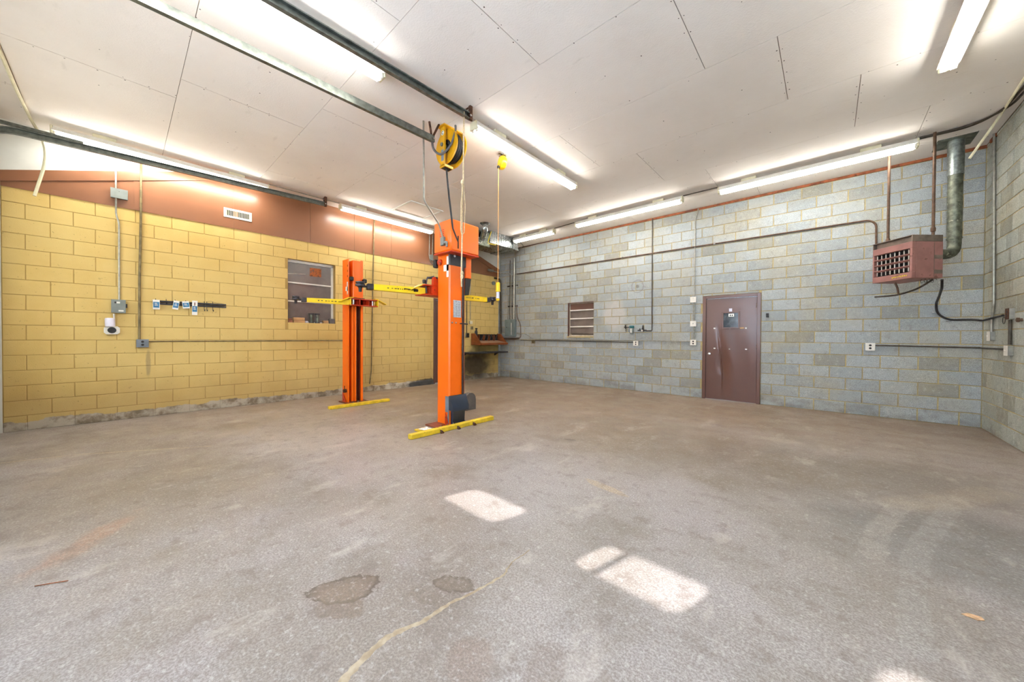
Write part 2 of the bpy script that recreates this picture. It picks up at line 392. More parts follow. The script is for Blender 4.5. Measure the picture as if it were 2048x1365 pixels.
    stroke([g(0,927), g(150,910), g(420,893)], .012, (206,184,150), .7, .5)
    # speckle: pale paint flecks, dark pits
    vor = s.n('ShaderNodeTexVoronoi'); vor.inputs['Scale'].default_value = 16; s.l(P, vor.inputs['Vector'])
    c = s.mix(s.math('MULTIPLY', s.ramp(vor.outputs["Distance"], .09, .05), s.ramp(s.noise(1.4, 3), .56, .7)), c, srgb(228,222,214))
    fine = s.noise(95, 5, .75); c = s.mix(s.ramp(fine, .4, .62, .62, 0), c, srgb(100,90,82))
    mid = s.noise(34, 5, .72); c = s.mix(s.ramp(mid, .54, .66, 0, .3), c, srgb(212,206,202))
    c = s.mix(s.ramp(s.noise(7, 5, .72), .52, .66, 0, .5), c, srgb(112,100,92)); c = s.mix(s.ramp(s.noise(1, 5, .7, s.scalev((3.2,1.4,1))), .56, .68, 0, .3), c, srgb(198,188,178))
    s.bump(fine, .25, .004)
    return s.fin(c, s.ramp(s.noise(1.5, 6, .6), .3, .7, .3, .55), 0, .4)
def n_col(s, scale, detail):
    x = s.n('ShaderNodeTexNoise'); x.inputs['Scale'].default_value = scale; x.inputs['Detail'].default_value = detail; s.l(s.pos, x.inputs['Vector']); return x.outputs[1]
NT.n_col = n_col
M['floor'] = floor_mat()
s = NT('crack_filler'); c = s.mix(s.ramp(s.noise(20, 5), .35, .65), srgb(176,160,136), srgb(150,132,108)); M['filler'] = s.fin(c, .9)

def glass_mat(name, dust, dustc, rough=.08):
    s = NT(name); tr = s.n('ShaderNodeBsdfTransparent'); mx = s.n('ShaderNodeMixShader')
    cc = s.mix(s.ramp(s.noise(2.2, 5, .6), .3, .75), srgb(*dustc), tuple(x*.6 for x in srgb(*dustc)[:3])+(1,))
    s.fin(cc, rough, 0, .6); mx.inputs[0].default_value = dust
    s.l(tr.outputs[0], mx.inputs[1]); s.l(s.b.outputs[0], mx.inputs[2]); s.l(mx.outputs[0], s.out.inputs[0]); return s.m
M['pane'] = glass_mat('dusty_pane', .82, (136,124,118), .22)
M['lite'] = glass_mat('grimy_clear_pane', .62, (200,204,200), .1)  # opacity set to dim the sun through the door windows

# ------------------------------------------------------------------ the room
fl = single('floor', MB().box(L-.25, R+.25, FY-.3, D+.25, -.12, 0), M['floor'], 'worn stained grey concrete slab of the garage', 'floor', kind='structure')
# crack filler: an irregular ribbon of patching compound
pts = [px(u,v,'Z',0) for u,v in ((676,1380),(700,1345),(735,1310),(768,1280),(800,1262),(840,1247),(872,1225),(905,1205),(945,1186),(985,1165),(1008,1150),(1016,1136),(1030,1120),(1048,1110),(1062,1098))]
mb = MB(); n = len(pts); rr = random.Random(3); vs = []; fs = []
fine = []
for i in range(n-1):
    for k in range(5): fine.append(pts[i].lerp(pts[i+1], k/5)+Vector((rr.uniform(-1,1),rr.uniform(-1,1),0))*.004)
for i, q in enumerate(fine):
    t = (fine[min(i+1,len(fine)-1)]-fine[max(i-1,0)]).normalized(); nn = Vector((-t.y,t.x,0)); wd = (.017*(1-i/len(fine))**1.3+.0025)*rr.uniform(.7,1.25)
    vs += [q+nn*wd+Vector((0,0,.0005)), q+Vector((0,0,.003)), q-nn*wd+Vector((0,0,.0005))]
    if i: b = 3*i; fs += [(b-3,b-2,b+1,b),(b-2,b-1,b+2,b+1)]
fs = [f[::-1] for f in fs]
part('crack_filler', mb.add(vs, fs), M['filler'], fl, 'tan patching compound along a floor crack')

BC = .2032
def slab(u0, u1, z0, z1, holes, mk):
    """rectangles of a wall face around its openings"""
    us = sorted({u0,u1,*[h[0] for h in holes],*[h[1] for h in holes]}); zs = sorted({z0,z1,*[h[2] for h in holes],*[h[3] for h in holes]})
    for a, b in zip(us[:-1], us[1:]):
        run = None
        for c, d in zip(zs[:-1], zs[1:]):
            m = ((a+b)/2, (c+d)/2)
            if any(h[0] < m[0] < h[1] and h[2] < m[1] < h[3] for h in holes):
                if run: mk(a,b,run[0],run[1]); run = None
            else: run = (run[0], d) if run else (c, d)
        if run: mk(a,b,*run)
BM = {}
def block_mesh(wd, ht, mat, dep):
    k = (round(wd,3), round(ht,3), mat.name)
    if k not in BM:
        c = .004; a, b = wd/2, ht/2
        vs = [(-a,0,-b),(a,0,-b),(a,0,b),(-a,0,b),(-a,dep-c,-b),(a,dep-c,-b),(a,dep-c,b),(-a,dep-c,b),(-a+c,dep,-b+c),(a-c,dep,-b+c),(a-c,dep,b-c),(-a+c,dep,b-c)]
        fs = [(0,1,5,4),(1,2,6,5),(2,3,7,6),(3,0,4,7),(4,5,9,8),(5,6,10,9),(6,7,11,10),(7,4,8,11),(8,9,10,11)]
        fs = [f[::-1] for f in fs]
        me = bpy.data.meshes.new('block'); me.from_pydata(vs, [], fs); me.materials.append(mat); BM[k] = me
    return BM[k]
def blocks(wall, frame, u0, u1, zmax, pitch, ph, holes, mat, gapu, gapz, dep, org, stuff_beyond=None):
    """running-bond blocks; frame maps (u, out, z) to the room. ph(course) gives one joint position"""
    rr = random.Random(len(wall.name)+int(u1*10)); todo = []; n = 0
    while n*BC < zmax-.03:
        z0, z1 = n*BC, min((n+1)*BC, zmax); j = ph(n); j -= math.ceil((j-u0)/pitch)*pitch
        while j < u1:
            segs = [(max(j,u0), min(j+pitch,u1))]
            zr = [(z0, z1)]
            for h in holes:
                if h[2] < z1-.03 and h[3] > z0+.03:
                    new = []
                    for lo, hi in ((z0, h[2]), (h[3], z1)):
                        if hi-lo > .03:
                            for a, b in segs:
                                c0, c1 = max(a,h[0]), min(b,h[1])
                                if c1-c0 > .05: todo.append((c0+gapu/2, c1-gapu/2, lo+gapz/2, hi-gapz/2))
                    for a, b in segs:
                        if h[1] <= a or h[0] >= b: new.append((a,b)); continue
                        if h[0] > a: new.append((a,h[0]))
                        if h[1] < b: new.append((h[1],b))
                    segs = new
            for a, b in segs:
                if b-a > .05: todo.append((a+gapu/2, b-gapu/2, z0+gapz/2, z1-gapz/2))
            j += pitch
        n += 1
    def score(t):
        c = frame @ Vector(((t[0]+t[1])/2, 0, (t[2]+t[3])/2)); d = c-CP; nn = frame.to_3x3() @ Vector((0,1,0))
        dep_ = d.dot(fw)
        if dep_ < .5 or abs(d.dot(cr)/dep_) > 1.6: return -1
        return (t[1]-t[0])*abs(d.dot(nn))/d.length**3
    todo.sort(key=score, reverse=True)
    rest = MB()
    for i, t in enumerate(todo):
        wd, ht = t[1]-t[0], t[3]-t[2]; jit = rr.uniform(-.0012,.0012)
        if i < 300 and score(t) > 0:
            o = bpy.data.objects.new('block', block_mesh(wd, ht, mat, dep)); col.objects.link(o); o.parent = wall
            o.matrix_basis = Matrix.Translation(-org) @ frame @ Matrix.Translation(((t[0]+t[1])/2, jit, (t[2]+t[3])/2))
        else:
            me = block_mesh(wd, ht, mat, dep)
            rest.add([v.co for v in me.vertices], [tuple(p.vertices) for p in me.polygons], frame @ Matrix.Translation(((t[0]+t[1])/2, jit, (t[2]+t[3])/2)))
    if rest.v: part('far_blocks', rest, mat, wall, None, 'stuff')

# back wall (grey): door and window openings
DR = (-2.013, -.985, 0, 2.19); WN = (-5.43, -4.635, 1.32, 2.255)
mb = MB(); slab(L-.2, R+.2, 0, H, [DR, WN], lambda a,b,c,d: mb.box(a, b, D+.006, D+.2, c, d))
wb = single('wall_back', mb, M['mortar'], 'grey unpainted concrete block wall with brown door and small window', 'wall', kind='structure')
fr = Matrix(((1,0,0,0),(0,-1,0,D+.006),(0,0,1,0),(0,0,0,1)))
blocks(wb, fr, L, R, H-.002, .4138, lambda n: R+(.2069 if n % 2 == 0 else 0), [DR, WN], M['block'], .015, .012, .008, ORG[wb.name])
# right wall
mb = MB().box(R+.006, R+.2, FY-.2, D+.2, 0, H)
wr = single('wall_right', mb, M['mortar'], 'grey block side wall next to the hanging heater', 'wall', kind='structure')
fr = Matrix(((0,-1,0,R+.006),(1,0,0,0),(0,0,1,0),(0,0,0,1)))
blocks(wr, fr, FY, D, H-.002, .4064, lambda n: 7.581+(0 if n % 2 == 0 else .19), [], M['blockR'], .014, .012, .008, ORG[wr.name])
# left wall: yellow block, brown gable siding above
WY = (2.25, 3.16, 1.568, 2.855); DY = (5.74, 6.62, 0, 2.35); YE = 8.29
mb = MB(); slab(FY-.2, YE, 0, H, [WY, DY], lambda a,b,c,d: mb.box(L-.2, L-.004, a, b, c, d))
wl = single('wall_left', mb, M['yjoint'], 'yellow painted block wall under a brown sided gable', 'wall', kind='structure')
fr = Matrix(((0,1,0,L-.004),(1,0,0,0),(0,0,1,0),(0,0,0,1)))
blocks(wl, fr, -1.03, YE, 16*BC, .4064, lambda n: -.844+(0 if n % 2 == 0 else .2045), [WY, DY], M['yblock'], .007, .006, .006, ORG[wl.name])
part('corner_strip', MB().box(L-.2, L, YE, D+.0, 0, H), M['block'], wl, 'unpainted grey strip at the far corner')
part('front_strip', MB().box(L-.2, L+.002, FY-.1, -1.033, 0, H), M['infill'], wl, 'whitish strip beside the overhead door')
# gable: rake boards, siding sheets between grooves, white infill above
ZB = 16*BC; zl = lambda y: 3.433+.3345*(y+1.03); zr_ = lambda y: 3.80-.32*(y-7.353)
ztop = lambda y: min(zl(y), zr_(y), H)
seams = [-1.03, .193, 1.423, 2.655, 3.568, 4.478, 5.70, 6.92, YE]
yl = -1.03+(H-3.433)/.3345; yr = 7.353-(H-3.80)/.32
for a, b in zip(seams[:-1], seams[1:]):
    ys = sorted({a+.002, b-.002, *[y for y in (yl, yr) if a < y < b]})
    out = [(ys[0],ZB-.012)]+[(ys[-1],ZB-.012)]+[(y, ztop(y)) for y in ys[::-1]]
    part('siding_panel', MB().prism(out, L-.01, L+.014, 'X'), M['siding'], wl)
part('rake_board', MB().prism([(-1.03,zl(-1.03)),(yl,H),(yl+.42,H),(-1.03,zl(-1.03)-.143)], L+.012, L+.034, 'X'), M['siding'], wl)
part('rake_board', MB().prism([(yr,H),(YE,zr_(YE)),(YE,zr_(YE)-.145),(yr-.42,H)], L+.012, L+.034, 'X'), M['siding'], wl)
part('infill_panel', MB().prism([(-1.03,zl(-1.03)),(-1.03,H),(yl,H)], L-.01, L+.02, 'X'), M['infill'], wl)
part('infill_panel', MB().prism([(yr,H),(YE+.02,H),(YE+.02,zr_(YE)),(YE,zr_(YE))], L-.01, L+.02, 'X'), M['infill'], wl)
for y in (.193, 1.423): part('batten', MB().box(L+.013, L+.02, y-.035, y+.035, ZB-.01, ztop(y)-(.14 if y < 1 else 0)), M['siding'], wl)
part('sill_block', MB().cbox(L-.14, L+.004, WY[0], WY[1], WY[2]-.03, WY[2], .004), M['yblock'], wl)
# concrete curb along the foot of the yellow wall, past the lift post
single('baseboard_left', MB().prism([(L-.01,0),(L+.05,0),(L+.035,.11),(L-.01,.135)], 4.02, 5.72, 'Y'), M['yblock'], 'low concrete curb at the foot of the yellow wall', 'curb', kind='structure')
# front wall (behind the camera) with two sectional doors
GD = [(-7.43, -4.06), (-3.11, 1.16)]; GH = 3.45
mb = MB(); hol = [(a,b,0,GH) for a,b in GD]
slab(L-.2, R+.2, 0, H, hol, lambda a,b,c,d: mb.box(a, b, FY-.2, FY-.006, c, d))
wf = single('wall_front', mb, M['mortar'], 'grey block front wall around the overhead doors', 'wall', kind='structure')
fr = Matrix(((1,0,0,0),(0,1,0,FY-.006),(0,0,1,0),(0,0,0,1)))
blocks(wf, fr, L, R, 20*BC, .4138, lambda n: R+(.2069 if n % 2 == 0 else 0), hol, M['block'], .015, .012, .008, ORG[wf.name])
WZ0, WZ1 = 2.03, 2.27; WX = [-2.76, -1.55, -.36, .85]
for gi, (a, b) in enumerate(GD):
    g = thing('door_%d' % (gi+3), ('windowless yellowed fibreglass' if gi == 0 else 'translucent fibreglass') + ' sectional overhead door in the front wall', 'overhead door', ((a+b)/2, FY-.04, 0), kind='structure')
    n = 6; sh = GH/n
    for k in range(n):
        z0, z1 = k*sh+.003, (k+1)*sh-.003; mb = MB()
        if gi == 1 and k == 3:
            slab(a, b, z0, z1, [(x-.29, x+.29, WZ0+.01, WZ1-.01) for x in WX], lambda p,q,r_,t: mb.box(p, q, FY-.035, FY-.032, r_, t))
        else:
            mb.box(a, b, FY-.035, FY-.032, z0, z1)
        sec = part('section', mb, M['boxgrey' if k < 2 else 'gdoor' if gi else 'gdoor_old'], g, 'opaque grey kick section' if k < 2 else None)  # bottom sections opaque to keep the added door light off the near floor
        for rz in (z0, z1-.03): part('rail', MB().box(a, b, FY-.055, FY-.01, rz, rz+.03), M['galv'], sec)
    for k in range(5):
        xx = a+(b-a)*k/4; part('stile', MB().box(max(a,xx-.025), min(b,xx+.025), FY-.05, FY-.012, 0, GH), M['galv'], g)
    if gi == 1:
        for x in WX:
            # rounded-corner lite frame
            m = MB(); cx, cz = x, (WZ0+WZ1)/2; hw, hh, rd = .30, .12, .07; inn = []; ou = []
            for qx, qz, a0 in ((1,1,0),(-1,1,90),(-1,-1,180),(1,-1,270)):
                for t in range(6):
                    an = math.radians(a0+t*18); inn.append((cx+qx*(hw-rd)+math.cos(an)*rd, cz+qz*(hh-rd)+math.sin(an)*rd)); ou.append((cx+qx*(hw+.03), cz+qz*(hh+.03)))
            N = len(inn); vs = []
            for y in (FY-.06, FY-.006): vs += [(p[0],y,p[1]) for p in inn]+[(p[0],y,p[1]) for p in ou]
            fs = []
            for i in range(N):
                j = (i+1) % N; fs += [(i,j,N+j,N+i),(2*N+i,3*N+i,3*N+j,2*N+j),(i,2*N+i,2*N+j,j),(N+i,N+j,3*N+j,3*N+i)]
            f = part('lite_frame', m.add(vs, fs), M['black'], g)
            part('pane', MB().box(x-.3, x+.3, FY-.036, FY-.032, WZ0-.005, WZ1+.005), M['lite'], f)
        part('stile', MB().box(-1.715, -1.67, FY-.008, FY+.02, 3*sh, 4*sh), M['galv'], g, 'galvanised stile crossing one window')  # unseen bar added so its shadow splits the middle sun patch

# ceiling boards, joints and nails
cl = single('ceiling', MB().box(L-.2, R+.2, FY-.2, D+.2, H+.012, H+.1), M['joint'], 'white ceiling of nailed wallboard sheets', 'ceiling', kind='structure')
rows = [(7.75,D,-5.9),(6.535,7.75,-1.557),(5.285,6.535,.229),(4.105,5.285,-.385),(2.912,4.105,-.99),(1.685,2.912,-2.248),(.46,1.685,-2.876),(-.76,.46,-.9),(FY,-.76,-2.0)]
CM = {}; rr = random.Random(11); nails = MB()
def nail(x, y):
    r = rr.uniform(.004,.0075); nails.add([(x+r*math.cos(k*1.0472), y+r*math.sin(k*1.0472)*1.1, H-.0006) for k in range(6)], [(5,4,3,2,1,0)])
for y0, y1, j in rows:
    x = j-math.ceil((j-L)/2.44)*2.44
    while x < R:
        a, b = max(x, L), min(x+2.44, R)
        if b-a > .03:
            part('ceiling_sheet', MB().prism([(a+.003,y0+.0024),(b-.003,y0+.0024),(b-.003,y1-.0024),(a+.003,y1-.0024)], H, H+.013+rr.uniform(0,.001)), M['ceiling'], cl)
            for e in (a+.025, b-.025):
                if L+.1 < e < R-.1:
                    for t in range(1, 6):
                        if rr.random() < .75: nail(e+rr.uniform(-.008,.008), y0+(y1-y0)*t/6+rr.uniform(-.03,.03))
            for xx in range(1, 6):
                for yy in (y0+.03, (y0+y1)/2, y1-.03):
                    if rr.random() < .33: nail(a+(b-a)*xx/6+rr.uniform(-.04,.04), yy+rr.uniform(-.04,.04))
        x += 2.44
part('nail_heads', nails, M['nail'], cl, None, 'stuff')
single('trim_1', MB().box(-5.93, R, D-.016, D+.004, 4.066, H-.002), M['redtrim'], 'red brown timber plate along the top of the grey wall', 'trim', kind='structure')
single('trim_3', MB().box(L+.004, -5.93, D-.012, D+.004, 4.08, H-.002), M['rust'], 'dark timber plate atop the grey wall behind the duct', 'trim', kind='structure')
single('trim_2', MB().box(R-.014, R+.004, 7.98, 8.22, 4.066, H-.002), M['redtrim'], 'short red brown timber piece atop the right wall', 'trim', kind='structure')

# ------------------------------------------------------------------ openings
X = Vector((1,0,0)); Y = Vector((0,1,0)); Z = Vector((0,0,1))
def bk(u, v, dy=0): p = px(u, v, 'Y', D); p.y = D-dy; return p        # on the back wall
def lf(u, v, dx=0): p = px(u, v, 'X', L); p.x = L+dx; return p        # on the left wall
def rt(u, v, dx=0): p = px(u, v, 'X', R); p.x = R-dx; return p        # on the right wall
def backbox(u0, v0, u1, v1, d0, d1, c=.004):
    a, b = bk(u0, v0), bk(u1, v1); return CB(min(a.x,b.x), max(a.x,b.x), D-d1, D-d0, min(a.z,b.z), max(a.z,b.z), c)
def leftbox(u0, v0, u1, v1, d0, d1, c=.004):
    a, b = lf(u0, v0), lf(u1, v1); return CB(L+d0, L+d1, min(a.y,b.y), max(a.y,b.y), min(a.z,b.z), max(a.z,b.z), c)

# door_1: dented brown steel door in the grey wall
d1 = thing('door_1', 'dented brown steel door with small dark window in the grey wall', 'door', (-1.5, D, 0), kind='structure')
x0, x1, zt = DR[0], DR[1], DR[3]
mb = MB().cbox(x0, x0+.062, D-.018, D+.12, 0, zt, .004).cbox(x1-.062, x1, D-.018, D+.12, 0, zt, .004).cbox(x0+.062, x1-.062, D-.018, D+.12, zt-.06, zt, .004)
part('frame', mb, M['doorbrown'], d1)
a, b, ht = x0+.066, x1-.066, zt-.066; NX, NZ = 40, 84; vs = []; fs = []
def dent(x, z):
    """depth of the kicked-in crease: a curved fold in the lower half"""
    u = (x-a)/(b-a); v = z/ht
    cx = .22+.13*math.sin(max(0,min(1,(.72-v)/.72))*2.0); e = u-cx
    amp = max(0, 1-abs(v-.34)/.42)
    f = amp*(.040*math.exp(-(max(e,0)/.10)**2)*(1 if e > 0 else math.exp(-(e/.012)**2)))
    f += .022*math.exp(-((u-.36)/.10)**2-((v-.36)/.09)**2)
    f -= .006*math.exp(-((u-.55)/.05)**2-((v-.10)/.05)**2)*1
    f += .005*math.exp(-((u-.45)/.2)**2-((v-.12)/.06)**2)
    f += .003*math.sin(u*9+v*5)*math.exp(-((v-.5)/.3)**2)
    return f
for i in range(NZ+1):
    for k in range(NX+1):
        x = a+(b-a)*k/NX; z = .008+(ht-.008)*i/NZ; vs.append((x, D+.012+dent(x,z), z))
for i in range(NZ):
    for k in range(NX): q = i*(NX+1)+k; fs.append((q, q+1, q+NX+2, q+NX+1))
leaf = MB().add(vs, fs); leaf.box(a, b, D+.085, D+.09, .008, ht)
do = part('door_leaf', leaf, M['doorbrown'], d1)
wa, wb_ = bk(1447,627), bk(1476,655)
part('window_frame', MB().cbox(wa.x-.03, wa.x, D-.004, D+.02, wb_.z-.03, wa.z+.03, .003).cbox(wb_.x, wb_.x+.03, D-.004, D+.02, wb_.z-.03, wa.z+.03, .003).cbox(wa.x, wb_.x, D-.004, D+.02, wb_.z-.03, wb_.z, .003).cbox(wa.x, wb_.x, D-.004, D+.02, wa.z, wa.z+.03, .003), M['doorbrown'], do)
s = NT('door_window_glass'); c = s.mix(s.ramp(s.noise(9, 5), .35, .7), srgb(40,46,54), srgb(86,94,100)); M['doorglass'] = s.fin(c, .12, 0, .6)
part('pane', MB().box(wa.x, wb_.x, D+.006, D+.012, wb_.z, wa.z), M['doorglass'], do)
def stick(u0, v0, u1, v1, mat, name='sticker', lab=None, dy=-.002):
    p, q = bk(u0,v0), bk(u1,v1); return part(name, MB().box(p.x, q.x, D+.0105+dy-.003, D+.0105+dy+.003, q.z, p.z), mat, do, lab)
stick(1458,617.5,1464,624.5, M['lidwhite'], 'notice', 'small pale square notice above the window')
part('notice', MB().box(bk(1457,629).x, bk(1468,634).x, D-.001, D+.005, bk(1457,634).z, bk(1457,628).z), M['paper'], do, 'white card with two dark marks')
for u in (1459.5, 1463.5): part('mark', MB().box(bk(u,630).x, bk(u+2.4,632).x, D-.0025, D-.0008, bk(u,632.6).z, bk(u,629.8).z), M['black'], do)
for u, v, w_, h_ in ((1427,656,3.5,2.2),(1458,656,3.2,2.2),(1490,655.5,3.4,2.6),(1427,696,3.6,2.2),(1457.5,698,2.5,1.4),(1490,698,4,2.2)):
    stick(u, v, u+w_, v+h_, M['paper'], 'tape_scrap')
stick(1477,655.3,1488,657.8, M['lightwood'], 'tape_strip', 'tan tape strip')
kc = bk(1419.3, 708); kn = part('knob', MB().lathe([(.034,0),(.034,.006),(.014,.01),(.013,.03),(.028,.042),(.032,.055),(.026,.068),(.006,.072)], (kc.x, D+.02, kc.z), (0,-1,0), 18), M['chrome'], d1, 'round chrome door knob')
for v in (611, 695, 780):
    q = bk(1514.5, v); part('hinge', MB().cyl((q.x+.008, D-.006, q.z-.055), (q.x+.008, D-.006, q.z+.055), .009).box(q.x-.02, q.x+.0, D-.002, D+.014, q.z-.05, q.z+.05), M['rust'], d1)
# door_2: brown door in the yellow wall
d2 = thing('door_2', 'narrow brown door in the yellow wall behind the near lift post', 'door', (L, 6.18, 0), kind='structure')
part('frame', MB().cbox(L-.12, L+.016, DY[0], DY[0]+.05, 0, DY[3], .004).cbox(L-.12, L+.016, DY[1]-.05, DY[1], 0, DY[3], .004).cbox(L-.12, L+.016, DY[0]+.05, DY[1]-.05, DY[3]-.05, DY[3], .004), M['doorbrown'], d2)
part('door_leaf', MB().cbox(L-.09, L-.045, DY[0]+.053, DY[1]-.053, .01, DY[3]-.053, .003), M['doorbrown'], d2)
part('knob', MB().lathe([(.03,0),(.012,.008),(.012,.03),(.028,.045),(.02,.062),(.004,.066)], (L-.045, DY[1]-.12, 1.0), (1,0,0), 14), M['chrome'], d2)

# window_1: three-lite steel window in the yellow wall
w1 = thing('window_1', 'three pane white framed interior window in the yellow wall', 'window', (L-.13, (WY[0]+WY[1])/2, WY[2]), kind='structure')
xa, xb = L-.15, L-.105
m = MB().cbox(xa, xb, WY[0], WY[0]+.028, WY[2], WY[3]-.02, .003).cbox(xa, xb, WY[1]-.045, WY[1], WY[2], WY[3]-.02, .003).cbox(xa, xb, WY[0], WY[1], WY[3]-.055, WY[3]-.0, .003).cbox(xa, xb, WY[0], WY[1], WY[2], WY[2]+.025, .003)
part('frame', m, M['white'], w1)
zm = [lf(576,563).z, lf(576,601).z]
for z in zm: part('mullion', MB().cbox(xa, xb, WY[0]+.028, WY[1]-.045, z-.014, z+.014, .003), M['white'], w1)
zz = [WY[2]+.025]+[zm[1], zm[0], WY[3]-.05]
for q in range(3): part('pane', MB().box(L-.132, L-.128, WY[0]+.028, WY[1]-.045, zz[q]+.01, zz[q+1]-.01), M['pane'], w1)
s = NT('rusty_residue'); tr = s.n('ShaderNodeBsdfTransparent'); mx = s.n('ShaderNodeMixShader'); s.fin(srgb(176,98,48), .8)
s.l(s.ramp(s.noise(26, 6, .7), .36, .5), mx.inputs[0]); s.l(tr.outputs[0], mx.inputs[1]); s.l(s.b.outputs[0], mx.inputs[2]); s.l(mx.outputs[0], s.out.inputs[0]); M['residue'] = s.m
p, q = lf(624,534), lf(647,554); part('residue', MB().box(L-.1275, L-.1265, p.y, q.y, q.z, p.z), M['residue'], w1, 'patchy orange glue residue square on the upper pane')
p, q = lf(578,546), lf(616,547.5); part('curtain_rod', MB().cyl((L-.124, p.y+.01, p.z), (L-.124, q.y, q.z), .006), M['white'], w1)
part('backing', MB().box(L-.30, L-.28, WY[0]-.2, WY[1]+.2, WY[2]-.2, WY[3]+.2), M['dark'], w1)
part('reveal', MB().box(L-.28, L-.15, WY[0]-.03, WY[0], WY[2], WY[3]).box(L-.28, L-.15, WY[1], WY[1]+.03, WY[2], WY[3]).box(L-.28, L-.15, WY[0], WY[1], WY[3], WY[3]+.03).box(L-.28, L-.15, WY[0], WY[1], WY[2]-.03, WY[2]), M['dark'], w1)
# window_2: small four-lite awning window in the grey wall
w2 = thing('window_2', 'small four pane awning window in the grey block wall', 'window', ((WN[0]+WN[1])/2, D, WN[2]), kind='structure')
ya, yb = D+.06, D+.10
M['winframe'] = paint('weathered_aluminium', (176,164,146), .5, .2, .1, 12)
m = MB().cbox(WN[0], WN[0]+.035, ya, yb, WN[2], WN[3], .003).cbox(WN[1]-.028, WN[1], ya, yb, WN[2], WN[3], .003).cbox(WN[0], WN[1], ya, yb, WN[3]-.03, WN[3], .003).cbox(WN[0], WN[1], ya-.02, yb, WN[2], WN[2]+.05, .003)
part('frame', m, M['winframe'], w2)
part('reveal', MB().box(WN[0]-.004, WN[0]+.012, D-.004, ya, WN[2], WN[3]).box(WN[0], WN[1], D-.004, ya, WN[3]-.012, WN[3]+.004), M['doorbrown'], w2)
part('sill', MB().cbox(WN[0]-.02, WN[1]+.01, D-.03, D+.1, WN[2]-.03, WN[2]+.004, .004), M['mortar'], w2)
zs = [bk(1140,v).z for v in (669, 654, 638, 621.5, 608)]
for z in zs[1:4]: part('mullion', MB().cbox(WN[0]+.035, WN[1]-.028, ya-.012, yb, z-.016, z+.016, .003), M['white'], w2)
for k in range(4):
    part('pane', MB().box(WN[0]+.035, WN[1]-.028, ya+.015, ya+.02, zs[k]+.01, zs[k+1]-.01), M['pane'] if k < 3 else M['doorbrown'], w2, 'brown painted top pane' if k == 3 else None)
part('backing', MB().box(WN[0]-.2, WN[1]+.2, D+.26, D+.28, WN[2]-.2, WN[3]+.2), M['dark'], w2)

# ------------------------------------------------------------------ strip lights
def strip(label, ctr, length, axis, n=2):
    """ceiling strip light with two bare tubes; built along X about its own origin, hung just under the ceiling"""
    t = thing('strip_light', label, 'ceiling light', (0,0,0), 'fluorescent strip lights on the ceiling')
    h = length/2
    part('housing', MB().prism([(-.05,.02),(.05,.02),(.06,-.02),(.074,-.045),(.066,-.047),(.03,-.052),(-.03,-.052),(-.066,-.047),(-.074,-.045),(-.06,-.02)], -h, h, 'X'), M['white'], t)  # side wings added to shade the ceiling next to the tubes
    for sx in (-1, 1): part('end_cap', MB().cbox(sx*h-.012, sx*h+.012, -.062, .062, -.085, .022, .006), M['cream'], t)
    for sy in (-1, 1):
        tb = part('tube', MB().cyl((-h+.035, sy*.034, -.078), (h-.035, sy*.034, -.078), .019, n=10), M['tube'], t)
        for sx in (-1, 1): part('lamp_holder', MB().cbox(sx*(h-.024)-.011, sx*(h-.024)+.011, sy*.034-.021, sy*.034+.021, -.1, -.04, .004), M['white'], tb)
    for f_ in ((-.62,.62) if length > 2 else (-.5,.5)): part('spacer', MB().cbox(f_*h-.11, f_*h+.11, -.05, .05, .02, .07, .004), M['cream'], t)
    t.location = (ctr[0], ctr[1], H-.071); ORG[t.name] = Vector(t.location)
    if axis == 'Y': t.rotation_euler = (0,0,math.pi/2)
    return t
strip('fluorescent strip light beside the curved door track above the yellow wall', (-7.69, .62), 2.42, 'Y')
strip('fluorescent strip light over the far orange lift post by the gable', (-7.62, 4.24), 2.30, 'Y')
strip('fluorescent strip light between the two straight door tracks', (-3.47, .62), 2.42, 'Y')
strip('fluorescent strip light next to the ochre hose reel and yellow cord reel', (-3.42, 4.25), 2.40, 'Y')
strip('fluorescent strip light alone on the bare ceiling near the right wall', (.85, 4.28), 2.42, 'Y')
strip('fluorescent strip light above the pink heater along the grey wall', (-.32, 7.39), 2.42, 'X')
strip('fluorescent strip light above the small awning window along the grey wall', (-3.35, 7.36), 2.40, 'X')
strip('short fluorescent strip light touching the sheet metal duct', (-5.91, 7.42), 1.36, 'X')

# ceiling conduits joining the lights
def pipe(name, path, r, mat, label, cat, rad=.06, n=8, fit=None, group=None, **k):
    return single(name, T(fillet(path, rad), r, n), M[mat], label, cat, group)
zc = H-.035
pipe('conduit', [(-7.66,1.84,zc),(-7.64,3.08,zc)], .011, 'emt', 'thin ceiling conduit linking the two lights above the yellow wall', 'conduit')
pipe('conduit', [(-3.45,1.84,zc),(-3.44,3.04,zc)], .011, 'darkpipe', 'thin dark ceiling conduit ending at the light beside the hose reel', 'conduit')
pipe('conduit', [(-1.54,7.38,zc),(-2.14,7.37,zc)], .011, 'darkpipe', 'short ceiling conduit between the heater light and the window light', 'conduit')
pipe('conduit', [(-4.56,7.36,zc),(-5.22,7.41,zc)], .011, 'darkpipe', 'short ceiling conduit between the window light and the duct light', 'conduit')
for k, dy in enumerate((0, .045)):
    pipe('conduit', [(.90,7.42+dy,H-.02),(1.38,7.44+dy,H-.02),(1.60-dy,7.15+dy,H-.02),(1.64-dy,6.2,H-.02)], .012, 'darkpipe', ('outer' if k else 'inner')+' curved ceiling conduit running from the heater light to the right wall', 'conduit', .25, group='paired ceiling conduits')

